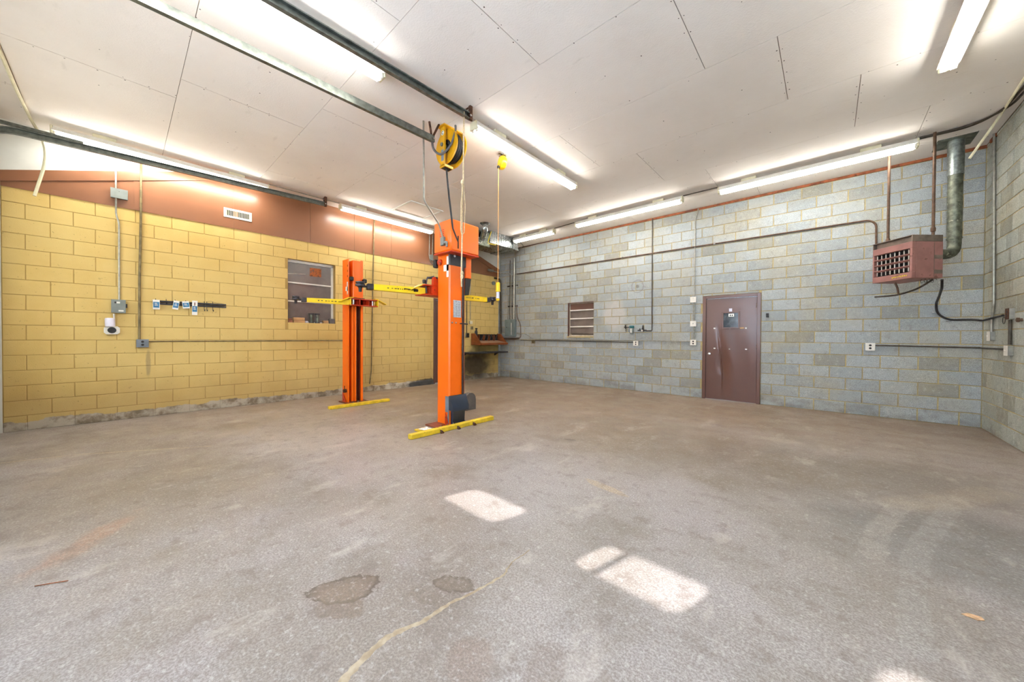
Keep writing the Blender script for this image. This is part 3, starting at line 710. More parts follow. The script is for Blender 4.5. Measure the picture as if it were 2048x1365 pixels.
# ------------------------------------------------------------------ overhead door tracks
def track(x, za, zb, ya, yb, label, bracket, curve=False, side=1):
    t = thing('door_track', label, 'door track', (x, yb, zb))
    prof = [(-.022,-.04),(.022,-.04),(.022,-.028),(-.010,-.028),(-.010,.028),(.022,.028),(.022,.04),(-.022,.04)]
    def sweep(path):
        m = MB(); n = len(prof); vs = []
        for i, p in enumerate(path):
            q = (Vector(path[min(i+1,len(path)-1)])-Vector(path[max(i-1,0)])).normalized(); up = X.cross(q).normalized()
            for (u, v) in prof: vs.append(Vector(p)+X*u*side+up*v)
        fs = [(i*n+k, i*n+(k+1)%n, (i+1)*n+(k+1)%n, (i+1)*n+k) for i in range(len(path)-1) for k in range(n)]
        fs += [tuple(range(n))[::-1], tuple(range((len(path)-1)*n, len(path)*n))]
        return m.add(vs, fs)
    path = [Vector((x, yb, zb)), Vector((x, ya, za))]
    r = .38
    for k in range(1, 11):
        an = math.radians(9*k); path.append(Vector((x, ya-r*math.sin(an), za-r*(1-math.cos(an)))))
    path.append(Vector((x, ya-r, .05)))
    part('rail', sweep(path), M['track'], t)
    part('angle', MB().prism([(x-.02*side,0),(x+.025*side,0),(x+.025*side,.004),(x-.016*side,.004),(x-.016*side,.05),(x-.02*side,.05)], -1.2, ya+.5, 'Y', Matrix.Translation((0,0,za+.05))), M['track'], t)
    if bracket == 'V':
        part('hanger', MB().tube([(x,yb-.03,zb),(x-.015,yb-.06,H)], .014, 6).tube([(x,yb-.03,zb),(x+.03,yb+.06,H)], .014, 6), M['rust'], t)
    else:
        part('hanger', MB().cbox(x-.006, x+.03, yb-.03, yb+.012, zb-.05, H, .002).cbox(x-.11, x+.0, yb-.02, yb+.0, H-.012, H, .002).tube([(x-.1,yb-.01,H-.01),(x,yb-.01,zb)], .012, 6), M['rust'], t)
    part('bolt', MB().lathe([(.014,0),(.014,.012),(.003,.016)], (x+.02, yb-.015, zb), (1,0,0), 8), M['chrome'], t)
    return t
track(-7.6, 3.845, 3.965, -.82, 2.80, 'galvanised door track curving down beside the yellow wall', 'L')
track(-3.9, 3.83, 3.895, -.82, 2.78, 'galvanised door track ending at the ochre hose reel', 'V', side=-1)
track(-3.29, 3.91, 3.99, -.82, 2.88, 'galvanised door track with the tan rope tied to its end', 'L')
track(1.34, 3.91, 3.99, -.82, 2.88, 'galvanised door track beside the right wall', 'L', side=-1)

# ------------------------------------------------------------------ lift posts
def arm(t, p0, p1, z, w_=.085, pad=True, text=True, side=1):
    """yellow swing arm from pivot p0 to p1 with a black pad adapter"""
    p0 = Vector(p0); p1 = Vector(p1); d = (p1-p0); ln = d.length; a = math.atan2(d.y, d.x)
    Mx = Matrix.Translation((p0.x,p0.y,z)) @ Matrix.Rotation(a, 4, 'Z')
    al = ln*(.80 if pad else 1)
    m = MB(); m.prism([(0,-.05),(al,-.038),(al,.038),(0,.05)], -w_/2, w_/2, 'Y', Mx)
    ar = part('swing_arm', m, M['yellow'], t, 'yellow steel swing arm with scuffed black stencil')
    if text:
        rr = random.Random(int(ln*1000)); tx = MB()
        for sd in (-1, 1):
            for k in range(13):
                x = al*(.25+.04*k)+rr.uniform(-.008,.008); h = rr.uniform(.005,.012)
                if rr.random() < .8: tx.box(x, x+rr.uniform(.008,.024), sd*(w_/2+.0008)-.0008, sd*(w_/2+.0008)+.0008, -h+.004, h*.4+.004, Mx)
        part('stencil', tx, M['black'], ar, 'worn illegible black lettering', 'stuff')
    if pad:
        m = MB().cbox(al, al+ln*.09, -w_*.55, w_*.55, -.04, .04, .006, Mx).cbox(al+ln*.06, ln*1.02, -.025, .025, -.012, .012, .004, Mx)
        e = Mx @ Vector((ln*.98,0,0))
        m.lathe([(.02,-.075),(.024,-.02),(.03,-.01),(.062,0),(.062,.028),(.04,.034),(.058,.04),(.058,.06),(.02,.062)], e, (0,0,1), 12)
        part('pad_adapter', m, M['gun'], ar, 'black metal lifting pad at the arm tip')
    return ar
def guard(t, y, sgn, x, z):
    """bent yellow guard plate over an arm pivot"""
    pr = [(y, z+.075), (y+sgn*.05, z+.078), (y+sgn*.24, z-.01), (y+sgn*.245, z-.002), (y+sgn*.055, z+.09), (y, z+.088)]
    return part('guard_plate', MB().prism(pr, x-.06, x+.06, 'X'), M['yellow'], t)

# far post: open channel faces the room
P1 = (-6.97, 3.08, 0)
t = thing('lift_post', 'orange lift post standing before the yellow wall window, with red carriage', 'lift post', P1, 'two-post vehicle lift')
xa, xb, ya, yb = -7.10, -6.85, 2.925, 3.215
C = [(xb,ya),(xa,ya),(xa,yb),(xb,yb),(xb,yb-.045),(xb-.012,yb-.045),(xb-.012,yb-.012),(xa+.012,yb-.012),(xa+.012,ya+.012),(xb-.012,ya+.012),(xb-.012,ya+.02),(xb,ya+.02)]
part('column', MB().prism(C, .02, 2.78), M['orange'], t)
part('slide', MB().prism([(xa+.05,ya+.09),(xb+.0,ya+.09),(xb+.012,ya+.11),(xb+.012,yb-.055),(xb,yb-.045),(xa+.05,yb-.045)], 2.02, 2.765), M['orange'], t, 'smooth orange slide above the carriage')
part('slide_track', MB().prism([(xa+.04,ya+.08),(xb-.03,ya+.08),(xb-.03,ya+.12),(xa+.04,ya+.12)], .03, 1.9).prism([(xa+.04,ya+.13),(xb-.015,ya+.13),(xb-.015,ya+.165),(xa+.04,ya+.165)], .03, 1.9), M['orange'], t)
part('back_channel', MB().box(xa+.02, xa+.06, ya+.165, yb-.03, .03, 1.9), M['orange_dark'], t)
part('cylinder', MB().cyl((xb-.07, ya+.19, .04), (xb-.07, ya+.19, 1.9), .016, n=12), M['gun'], t, 'dark lift cylinder rod')
part('chain', MB().box(xb-.06, xb-.045, yb-.065, yb-.05, .04, 1.9), M['gun'], t)
part('base_plate', MB().cbox(-7.16, -6.60, 2.87, 3.30, 0, .02, .003), M['plate'], t)
part('floor_beam', MB().cbox(-6.60, -6.50, 2.46, 3.60, 0, .05, .006), M['yellow_floor'], t, 'scuffed yellow floor beam')
for y in (2.95, 3.05, 3.2): part('anchor_bolt', MB().lathe([(.016,0),(.016,.018),(.008,.02),(.008,.035)], (-6.70, y, .02), (0,0,1), 6), M['galv'], t)
part('gusset', MB().prism([(-7.05,.02),(-6.9,.02),(-7.05,.2)], 2.9, 2.912, 'Y'), M['orange_dark'], t)
part('cable_guide', MB().cyl((-6.93, 2.87, .24), (-6.93, 2.92, .24), .035).cyl((-6.93,2.89,.24),(-6.93,2.89,.34), .008), M['rust'], t)
cz = 1.95
c = part('carriage', MB().cbox(-6.88, -6.70, 2.90, 3.46, cz+.05, cz+.066, .003).cbox(-6.88, -6.70, 2.90, 3.46, cz-.066, cz-.05, .003).box(-6.88, -6.85, 2.92, 3.44, cz-.05, cz+.05).box(-6.88, -6.72, 3.09, 3.1, cz-.05, cz+.05).box(-6.88, -6.72, 3.27, 3.28, cz-.05, cz+.05), M['orange_dark'], t, 'open red carriage box')
for y in (2.99, 3.37): part('pivot_pin', MB().cyl((-6.77, y, cz-.05), (-6.77, y, cz+.05), .022), M['chrome'], c)
part('slide_head', MB().cbox(-6.90, -6.78, 3.0, 3.22, cz+.066, cz+.09, .004), M['rust'], t)
arm(t, (-6.79, 2.95), (-7.0, 2.06), cz-.01)
guard(t, 2.97, -1, -6.77, cz); guard(t, 3.40, 1, -6.77, cz)
for y_ in (2.905, 3.445): part('guard_lug', MB().cbox(-6.82,-6.70, y_, y_+.015, cz-.07, cz+.085, .002), M['yellow'], t)
for y, z in ((2.975, 2.40), (3.235, 2.385)): part('rubber_pad', MB().cbox(-6.86, -6.79, y-.035, y+.035, z-.04, z+.04, .012), M['black'], t, 'black rubber bumper pad')
# white cross sticker on the slide
part('cross_sticker', MB().box(xb-.045, xb-.012, ya-.004, ya+.0, 2.10, 2.34).box(xb-.10, xb-.012, ya-.004, ya+.0, 2.17, 2.25), M['paper'], t, 'white cross sticker')
for z in (2.45, 2.55, 2.65): part('slot', MB().box(xb-.03, xb-.015, ya-.002, ya+.0, z-.02, z+.02), M['dark'], t)

# near post: closed back faces the room, power unit on top
P2 = (-4.2, 3.3, 0)
t = thing('lift_post', 'tall orange lift post with orange power unit box and dark foot cover', 'lift post', P2, 'two-post vehicle lift')
xa, xb, ya, yb = -4.33, -4.06, 3.17, 3.47
C = [(xa,ya),(xb-.02,ya),(xb,ya+.02),(xb,yb-.02),(xb-.02,yb),(xa,yb),(xa,yb-.05),(xa+.012,yb-.05),(xa+.012,yb-.012),(xb-.025,yb-.012),(xb-.012,yb-.025),(xb-.012,ya+.025),(xb-.025,ya+.012),(xa+.012,ya+.012),(xa+.012,ya+.05),(xa,ya+.05)]
part('column', MB().prism(C, .02, 2.52), M['orange'], t)
part('column_rib', MB().cyl((xa-.004,ya+.02,.03),(xa-.004,ya+.02,1.88), .016, n=10), M['orange_dark'], t)
part('tape_band', MB().box(xb-.01, xb+.003, ya+.012, yb+.005, 2.33, 2.49).prism([(xb-.022,ya-.002),(xb+.002,ya+.02),(xb-.01,ya+.03),(xb-.03,ya+.008)], 2.33, 2.49), M['tape'], t, 'charcoal band under the power unit')
part('bolt', MB().lathe([(.018,0),(.018,.006),(.004,.01)], (xb+.003, ya+.09, 2.47), (1,0,0), 10), M['paper'], t)
pu = part('power_unit_cover', MB().cbox(-4.30, -3.90, 3.07, 3.60, 2.50, 2.94, .018), M['orange'], t, 'bright orange sheet metal cover')
part('slot', MB().box(-3.901, -3.897, 3.185, 3.205, 2.54, 2.72), M['dark'], pu)
for k in range(4): part('vent_slit', MB().box(-4.16, -4.06, 3.067, 3.072, 2.72+.028*k, 2.732+.028*k), M['orange_dark'], pu)
part('cover_lip', MB().box(-4.298, -3.902, 3.072, 3.598, 2.485, 2.50), M['orange_dark'], pu)
part('control_box', MB().cbox(-4.10, -4.02, 3.03, 3.07, 2.58, 2.70, .006).tube(fillet([(-4.02,3.05,2.62),(-3.97,3.05,2.62),(-3.97,3.05,2.55)],.02), .016, 8), M['boxgrey'], t, 'grey electrical box on the cover side')
part('pump_housing', MB().cbox(-4.28, -4.07, 3.48, 3.60, 2.18, 2.50, .01), M['orange'], t)
part('oil_reservoir', MB().prism([(3.48,2.18),(3.60,2.18),(3.555,1.93),(3.48,1.93)], -4.27, -4.08, 'X'), M['black'], t, 'black tapering oil reservoir')
part('hydraulic_line', T(fillet([(xb+.014,3.405,2.34),(xb+.014,3.405,.40)],.02), .011, 8), M['gun'], t, 'dark hydraulic line')
part('safety_cable', T([(xb+.012,3.43,2.34),(xb+.012,3.43,.42)], .006, 6), M['black'], t)
part('release_lever', MB().cyl((xb+.012,3.36,1.49),(xb+.05,3.36,1.49), .008).cyl((xb+.05,3.35,1.49),(xb+.05,3.47,1.485), .01), M['gun'], t, 'steel release lever')
s = NT('printed_chart'); p_ = s.sep(s.pos)
ln = s.ramp(s.math('FRACT', s.math('MULTIPLY', p_[2], 62.)), .45, .55); cl_ = s.ramp(s.math('FRACT', s.math('MULTIPLY', p_[1], 19.)), .12, .2)
c_ = s.mix(s.math('MULTIPLY', s.math('MULTIPLY', ln, cl_), s.ramp(s.noise(90,2),.4,.5)), srgb(196,198,204), srgb(110,112,120)); M['chart'] = s.fin(c_, .35)
part('instruction_chart', MB().box(xb, xb+.003, 3.24, 3.385, 1.58, 1.83), M['chart'], t, 'pale grey printed instruction chart')
part('cross_sticker', MB().box(xb-.065, xb-.022, ya-.003, ya, 2.16, 2.46).box(xb-.135, xb-.022, ya-.003, ya, 2.25, 2.34), M['paper'], t, 'white cross sticker')
part('rubber_stop', MB().cbox(-4.40, -4.33, 3.12, 3.19, 2.32, 2.44, .012), M['black'], t)
part('bumper', MB().lathe([(.045,0),(.045,.03),(.02,.04)], (-4.27, 3.17, 2.39), (0,-1,0), 14), M['orange_dark'], t)
for y in (3.19, 3.26): part('rivet', MB().lathe([(.014,0),(.012,.006),(.003,.008)], (xb, y+.03, 1.50), (1,0,0), 10), M['chrome'], t)
part('foot_cover', MB().prism([(xb-.005,.30),(xb-.005,.44),(xb+.02,.44),(xb+.075,.28),(xb+.06,.26),(xb+.045,.03),(xb-.005,.03)], 3.20, 3.42, 'Y').prism([(xb-.005,.24),(xb-.005,.44),(xb+.02,.44),(xb+.085,.29),(xb+.085,.22)], 3.165, 3.47, 'Y'), M['navy'], t, 'dark slate plastic foot cover')
part('foot_shield', MB().box(xb-.08, xb+.0, ya-.008, ya-.0, .20, .43).prism([(xb-.05,.03),(xb+.0,.03),(xb+.0,.2),(xb-.02,.2)], ya-.008, ya, 'Y'), M['greyplastic'], t, 'grey side shield')
part('gusset', MB().prism([(xb-.06,.02),(xb+.02,.02),(xb-.055,.2)], ya-.03, ya-.018, 'Y'), M['orange_dark'], t)
part('base_plate', MB().cbox(-4.36, -3.95, 2.97, 3.50, 0, .02, .003), M['plate'], t)
for a_, b_ in ((2.43,2.875),(2.885,3.165),(3.175,3.46),(3.47,3.89)): part('floor_beam', MB().cbox(-3.945, -3.865, a_, b_, 0, .062, .006), M['yellow_floor'], t, 'scuffed yellow floor beam')
part('floor_tab', MB().cbox(-4.22, -3.96, 2.70, 2.89, 0, .02, .003), M['yellow_floor'], t)
for x_, y_ in ((-4.0,3.09),(-4.0,3.2),(-4.0,3.42),(-4.02,3.0)): part('anchor_bolt', MB().lathe([(.016,0),(.016,.018),(.008,.02),(.008,.04)], (x_, y_, .02), (0,0,1), 6), M['galv'], t)
for y_ in (2.88, 3.17, 3.465): part('leveling_bolt', MB().cyl((-3.865, y_, .03), (-3.825, y_, .02), .014).box(-3.85,-3.82,y_-.02,y_+.02,0,.018), M['rust'], t)
c = part('carriage', MB().cbox(-4.60, -4.34, 2.95, 3.68, 2.04, 2.056, .003).cbox(-4.60, -4.34, 2.95, 3.68, 1.905, 1.92, .003).box(-4.40, -4.34, 3.08, 3.56, 1.92, 2.04).box(-4.56,-4.38,3.06,3.16,1.92,2.03), M['orange_dark'], t, 'red carriage box')
part('carriage_upright', MB().cbox(-4.40, -4.345, 3.1, 3.24, 2.056, 2.18, .004).cyl((-4.42,3.14,1.98),(-4.42,3.10,1.98),.03), M['orange_dark'], c)
part('latch_linkage', T([(-4.36,3.12,2.19),(-4.42,3.04,2.16),(-4.43,3.02,2.05),(-4.42,3.03,1.94)], .011, 6).tube([(-4.34,3.17,2.17),(-4.44,3.05,2.17)], .016, 6).lathe([(.02,0),(.026,.02),(.026,.05),(.01,.06)], (-4.44,3.0,2.08), (0,0,1), 8), M['gun'], c, 'dark steel arm latch linkage')
ar = arm(t, (-4.47, 3.02), (-4.66, 2.13), 1.965, .09)
part('lock_pin', MB().cyl((-4.46,2.90,1.965),(-4.46,2.84,1.965),.022).cyl((-4.455,2.84,1.97),(-4.45,2.68,1.97),.007), M['gun'], ar)
arm(t, (-4.40, 3.46), (-4.36, 4.36), 1.93, .09)
guard(t, 3.02, -1, -4.47, 1.975)

# ------------------------------------------------------------------ things hanging by the lift
h = thing('hose_reel', 'ochre yellow hose reel hung from the ceiling with black hose', 'hose reel', (-3.86, 3.0, H))
cx, cz_ = -3.86, 3.86
def disc(y, th): return MB().lathe([(.085,0),(.225,0),(.235,.012 if th > 0 else -.012),(.235,th),(.222,th+ (.004 if th>0 else -.004)),(.09,th)], (cx, y, cz_), (0,1,0), 32)
part('front_disc', MB().lathe([(.10,.0),(.225,-.006),(.235,.004),(.228,.012),(.10,.008)], (cx, 2.955, cz_), (0,1,0), 36), M['reel_yellow'], h)
part('back_disc', MB().lathe([(.02,.0),(.228,-.004),(.235,.004),(.225,.012),(.02,.008)], (cx, 3.11, cz_), (0,1,0), 36), M['reel_yellow'], h)
part('drum', MB().cyl((cx,2.95,cz_),(cx,3.12,cz_), .09, n=20), M['dark'], h)
m = MB()
for lay in range(3):
    for k in range(4-(lay==2)):
        y = 2.985+.034*k+(.017 if lay%2 else 0); rr_ = .125+.03*lay
        m.tube([(cx+rr_*math.cos(q*math.pi/14), y, cz_+rr_*math.sin(q*math.pi/14)) for q in range(29)], .0165, 6, False)
part('hose_coil', m, M['black'], h, 'black coiled hose')
part('arm', MB().cbox(cx-.045, cx+.045, 2.885, 2.915, cz_-.285, H-.012, .004).cbox(cx-.05, cx+.05, 3.15, 3.165, cz_-.02, H-.012, .004), M['reel_yellow'], h)
part('mount_plate', MB().cbox(cx-.075, cx+.075, 2.86, 3.19, H-.014, H, .003).prism([(cx-.05,H-.012),(cx+.05,H-.012),(cx+.03,H-.07),(cx-.03,H-.07)], 3.12, 3.15, 'Y'), M['reel_yellow'], h)
part('axle', MB().cyl((cx,2.87,cz_),(cx,3.17,cz_), .025, n=14), M['galv'], h)
part('roller_guide', MB().cbox(cx-.055, cx+.055, 2.885, 3.03, cz_-.30, cz_-.265, .004), M['reel_yellow'], h)
part('guide_roller', MB().box(cx-.04, cx+.04, 2.90, 3.015, cz_-.302, cz_-.299), M['black'], h); part('outlet', MB().lathe([(.02,0),(.02,.02)], (cx,2.955,cz_-.31),(0,0,1),10), M['chrome'], h)
part('emblem', MB().lathe([(.03,0),(.03,.002)], (cx+.01, 2.885, cz_+.15), (0,-1,0), 20), M['paper'], h, 'round white emblem'); 
part('emblem_ring', MB().tube([(cx+.01+.017*math.cos(q*.36+.6), 2.8825, cz_+.15+.017*math.sin(q*.36+.6)) for q in range(15)], .0035, 5), M['black'], h)
part('label', MB().box(cx-.02, cx+.035, 2.883, 2.886, cz_-.22, cz_-.07), M['greyplastic'], h, 'pale rectangular label')
part('feed_hose', T(fillet([(-3.88,2.74,3.90),(-3.93,2.78,3.78),(-3.86,2.86,3.70),(-3.72,2.92,3.80),(-3.68,2.97,4.02),(-3.70,2.98,4.09)], .12, 6), .015, 8), M['charcoal'], h, 'grey looping feed hose')
part('hanging_hose', T([(cx,2.955,cz_-.29),(cx-.02,3.02,3.2),(cx-.04,3.10,2.80),(cx-.045,3.19,2.64)], .013, 8), M['black'], h, 'black hose dropping to the power unit')
r = thing('cord_reel', 'small bright yellow cord reel with drop light hanging on orange cord', 'cord reel', (-3.74, 3.92, H))
part('housing', MB().lathe([(.03,-.045),(.085,-.04),(.1,-.02),(.1,.02),(.085,.04),(.03,.045)], (-3.74, 3.92, 3.96), (.35,.94,0), 24), M['cord_yellow'], r)
part('bracket', MB().tube([(-3.74,3.92,4.05),(-3.74,3.92,4.07)], .012, 6).cbox(-3.80,-3.68,3.90,3.94,4.065,4.08,.003).box(-3.76,-3.72,3.85,3.99,4.08,4.11), M['chrome'], r, 'chrome ceiling bracket')
part('outlet', MB().lathe([(.02,0),(.024,.02),(.016,.035)], (-3.76,3.86,3.865), (0,0,1), 10), M['black'], r)
part('cord', T([(-3.76,3.86,3.87),(-3.76,3.86,2.12)], .0055, 6), M['orangecord'], r, 'thin orange cord')
lm = part('drop_light', MB().lathe([(.02,.0),(.032,-.01),(.034,-.12),(.038,-.14),(.02,-.15)], (-3.76,3.86,2.13), (0,0,1), 14).lathe([(.02,0),(.026,-.01),(.026,-.03),(.012,-.04)], (-3.76,3.86,1.885), (0,0,1), 14), M['cord_yellow'], r, 'yellow and white drop light')
part('lamp_tube', MB().cyl((-3.76,3.86,1.98),(-3.76,3.86,1.885), .025), M['lidwhite'], lm)
rp = thing('pull_rope', 'tan rope with knots hanging from the door track past the lift', 'rope', (-3.3, 2.79, 4.03))
part('upper_strand', T([(-3.30,2.79,4.03),(-3.30,2.785,3.6),(-3.30,2.78,3.17)], .007, 6).tube([(-3.31,2.80,4.03),(-3.315,2.79,3.8),(-3.31,2.785,3.17)], .005, 6), M['rope'], rp)
part('loop', T([(-3.30,2.78,3.16),(-3.29,2.74,2.9),(-3.29,2.735,2.58),(-3.30,2.76,2.52),(-3.30,2.795,2.56),(-3.30,2.81,2.9),(-3.30,2.785,3.14)], .006, 6), M['rope'], rp)
part('lower_strand', T([(-3.30,2.765,3.15),(-3.30,2.765,2.5),(-3.30,2.755,2.02),(-3.30,2.76,1.9)], .009, 6), M['rope'], rp)
for z in (3.16, 2.02, 2.06): part('knot', MB().lathe([(.004,-.03),(.016,-.018),(.02,0),(.016,.018),(.004,.03)], (-3.30,2.765,z), (.2,.1,1), 8), M['rope'], rp)
pipe('conduit', [(-3.96,2.66,H),(-3.96,2.67,3.08),(-4.05,2.98,2.86),(-4.06,3.045,2.70)], .012, 'emt', 'bent conduit dropping from the ceiling to the lift power unit', 'conduit', .05)
ah = thing('attic_hatch', 'flush white attic hatch with trim frame in the ceiling', 'hatch', (-6.82, 4.42, H))
x0, x1, y0, y1 = -7.20, -6.43, 4.02, 4.85
part('frame', MB().cbox(x0,x0+.05,y0,y1,H-.018,H,.003).cbox(x1-.05,x1,y0,y1,H-.018,H,.003).cbox(x0+.05,x1-.05,y0,y0+.05,H-.018,H,.003).cbox(x0+.05,x1-.05,y1-.05,y1,H-.018,H,.003), M['infill'], ah)
part('panel', MB().box(x0+.05,x1-.05,y0+.05,y1-.05,H-.004,H), M['ceiling'], ah)

# ------------------------------------------------------------------ heater in the corner
N0 = Vector((.827, 7.126, 0)); e1 = Vector((.744,.668,0)).normalized(); e2 = Vector((-.668,.744,0)).normalized()
HM = Matrix(((e1.x,e2.x,0,N0.x),(e1.y,e2.y,0,N0.y),(0,0,1,0),(0,0,0,1)))
hw, hl = .42, .52
def zat(u, v): return px(u, v, 'X', N0.x).z
zb, zt_ = 2.12, 2.615
cc = HM @ Vector((hw/2, hl/2, zb))
ht_ = thing('unit_heater', 'dusty pink unit heater hung on two pipes in the corner', 'heater', cc)
part('cabinet', MB().cbox(.05, hw, 0, hl, zb, zt_, .006, HM).cbox(0,.05,0,hl,zb,zb+.085,.004,HM).cbox(0,.05,0,hl,zt_-.09,zt_,.004,HM).cbox(0,.05,0,.03,zb+.085,zt_-.09,.003,HM).cbox(0,.05,hl-.02,hl,zb+.085,zt_-.09,.003,HM), M['heater'], ht_)
part('louvre_cavity', MB().box(.051-.004,.052,.03,hl-.02,zb+.085,zt_-.09,HM), M['dark'], ht_)
lh = (zt_-.09-zb-.085)/4
for k in range(1,4):
    z = zb+.085+lh*k; part('louvre', MB().prism([(.0,z+.012),(.0,z+.004),(.04,z-.014),(.04,z-.006)], .03, hl-.02, 'Y', HM), M['heater'], ht_)
for k in range(8):
    y = .03+(hl-.05)*(k+.5)/8; m = MB()
    for r_ in range(4):
        z = zb+.085+lh*r_; pts_ = [(.008,y-.012),(.026,y+.012),(.045,y+.016),(.047,y+.013),(.03,y+.008),(.012,y-.014)]
        m.prism(pts_, z+.014, z+lh-.012, 'Z', HM)
    part('vane', m, M['white'], ht_, 'silvery deflector vane')
part('hood', MB().box(.04,.05,.02,hl-.02,zt_,zt_+.075,HM).cbox(.0,hw*.98,-.002,.012,zt_,zt_+.085,.002,HM).cbox(.0,hw*.98,hl-.012,hl,zt_,zt_+.085,.002,HM).cbox(.0,hw*.98,0,hl,zt_+.077,zt_+.087,.002,HM), M['hood'], ht_, 'weathered draught hood')
part('hood_slot', MB().box(.051,.2,.012,hl-.012,zt_+.002,zt_+.075,HM), M['dark'], ht_)
rr = random.Random(5)
m = MB()
for k in range(9): y = .06+.022*k; m.box(-.002,.0,y,y+.012,zb+.03+rr.uniform(0,.008),zb+.045+rr.uniform(0,.01),HM)
part('nameplate_script', m, M['gasyellow'], ht_, 'faded yellow script')
for y, z in ((-.002, 2.38), (-.002, 2.18)): part('side_slot', MB().box(hw-.12,hw-.01,-.003,.0,z,z+.05,HM), M['hood'], ht_)
part('panel_seam', MB().box(hw-.125,hw-.120,-.002,.0,zb+.01,zt_-.01,HM), M['hood'], ht_)
for xx_, y, fz in ((.36, .07, 2.80), (.16, .46, 2.75)):
    q = HM @ Vector((xx_, y, 0))
    part('hanger_pipe', MB().cyl((q.x,q.y,zt_+.05),(q.x,q.y,H), .016, n=10).lathe([(.016,-.04),(.024,-.035),(.026,0),(.022,.02),(.016,.03)], (q.x,q.y,fz), (0,0,1), 10), M['brownpipe'], ht_)
part('wire_loops', T([tuple(HM @ Vector((.28+.03*math.cos(q*.6), .05+.004*q, zb-.022+.028*math.sin(q*.6)))) for q in range(21)], .0025, 5).tube([tuple(HM @ Vector((.36+.03*math.cos(q*.6), .04+.004*q, zb-.022+.028*math.sin(q*.6)))) for q in range(21)], .0025, 5), M['black'], ht_)
fp = thing('flue_pipe', 'weathered galvanised flue pipe rising behind the heater to a ceiling plate', 'flue pipe', (1.33, 8.0, H))
f0 = HM @ Vector((hw+.004, hl*.45, 2.50)); fx, fy = 1.315, 7.92
part('elbow', T(fillet([f0, (fx, fy, 2.50), (fx, fy, 2.85)], .14, 5), .068, 18), M['galvdark'], fp)
part('lower_pipe', MB().cyl((fx,fy,2.72),(fx,fy,3.75), .072, n=24), M['galvdark'], fp)
part('upper_sleeve', MB().cyl((fx,fy,3.62),(fx,fy,H-.005), .08, n=24), M['galv'], fp)
part('seam_band', MB().cyl((fx,fy,2.715),(fx,fy,2.735), .076, n=24), M['galvdark'], fp)
part('ceiling_plate', MB().box(fx-.19,fx+.17,fy-.16,fy+.25,H-.006,H), M['galvdark'], fp, 'square galvanised ceiling plate')
gq = lambda u, v: px(u, v, 'Y', 7.55)
pipe('gas_pipe', [px(1790,566,'Y',7.55), px(1795,576,'Y',7.55), gq(1797,590)], .012, 'brownpipe', 'short brown pipe stub under the heater belly', 'pipe', .04)
single('gas_tail', T(fillet([gq(1749,594.5), gq(1797,591), gq(1838,577), gq(1866,559)], .1), .012, 8), M['darkpipe'], 'dark thin pipe bending up beneath the heater', 'pipe')
pipe('power_cable', [px(1884,560,'Y',7.42), px(1884,576,'Y',7.55), px(1878,594,'Y',8.05), bk(1871,608,.03), bk(1873,628,.02), bk(1897,641,.02), bk(1945,639.5,.02), (R-.03,8.30,1.565), rt(2014,631,.03)], .014, 'black', 'black flexible cable looping from the heater to the right wall box', 'cable', .12)
for u, v in ((1869,625.5),(1897,643)):
    q = bk(u, v); single('cable_clip', MB().cbox(q.x-.03,q.x+.02,D-.03,D-.001,q.z-.006,q.z+.006,.002), M['chrome'], 'small bright clip at the '+('drop' if u < 1890 else 'bend')+' of the black heater cable', 'clip', 'clips on the heater cable')

# ------------------------------------------------------------------ furnace and duct in the far corner
fu = thing('duct_furnace', 'sheet metal furnace and duct box under the ceiling in the far corner', 'furnace', (-7.05, 6.6, H))
part('duct', MB().box(-7.52,-6.66,6.54,7.42,3.79,H-.003), M['duct'], fu, 'bright galvanised duct')
for k in range(9): y = 6.60+.09*k; part('duct_rib', MB().cbox(-6.662,-6.652,y,y+.012,3.80,H-.01,.002), M['duct'], fu)
part('end_collar', MB().cbox(-7.54,-6.64,7.42,7.64,3.775,H-.003,.004), M['duct'], fu)
part('collar_band', MB().cbox(-7.55,-6.632,7.415,7.428,3.77,H-.003,.002).cbox(-7.55,-6.632,7.625,7.645,3.77,3.80,.002), M['galv'], fu)
part('furnace_body', MB().cbox(-7.54,-6.68,5.55,6.54,3.66,4.04,.006), M['galvdark'], fu)
part('blower', MB().cyl((-6.68,6.25,3.92),(-6.60,6.25,3.92), .10, n=18), M['blackmetal'], fu, 'dark round blower')
part('flue', T(fillet([(-6.36,6.06,H-.02),(-6.36,6.06,3.96),(-6.60,6.20,3.80)], .1), .075, 16).lathe([(.13,0),(.11,-.02),(.078,-.03)], (-6.36,6.06,H), (0,0,1), 20), M['duct'], fu, 'shiny galvanised vent elbow')
part('gas_line', T(fillet([(-6.40,6.32,3.98),(-6.45,6.30,3.84),(-6.48,6.27,3.68),(-6.50,6.56,3.70),(-6.60,6.72,3.78)], .05), .012, 8), M['gasyellow'], fu, 'yellow flexible gas line')
part('condensate_loop', T(fillet([(-6.62,5.98,3.78),(-6.62,6.05,3.70),(-6.62,6.18,3.68),(-6.62,6.22,3.78),(-6.66,6.10,3.84)], .06), .011, 8), M['white'], fu)
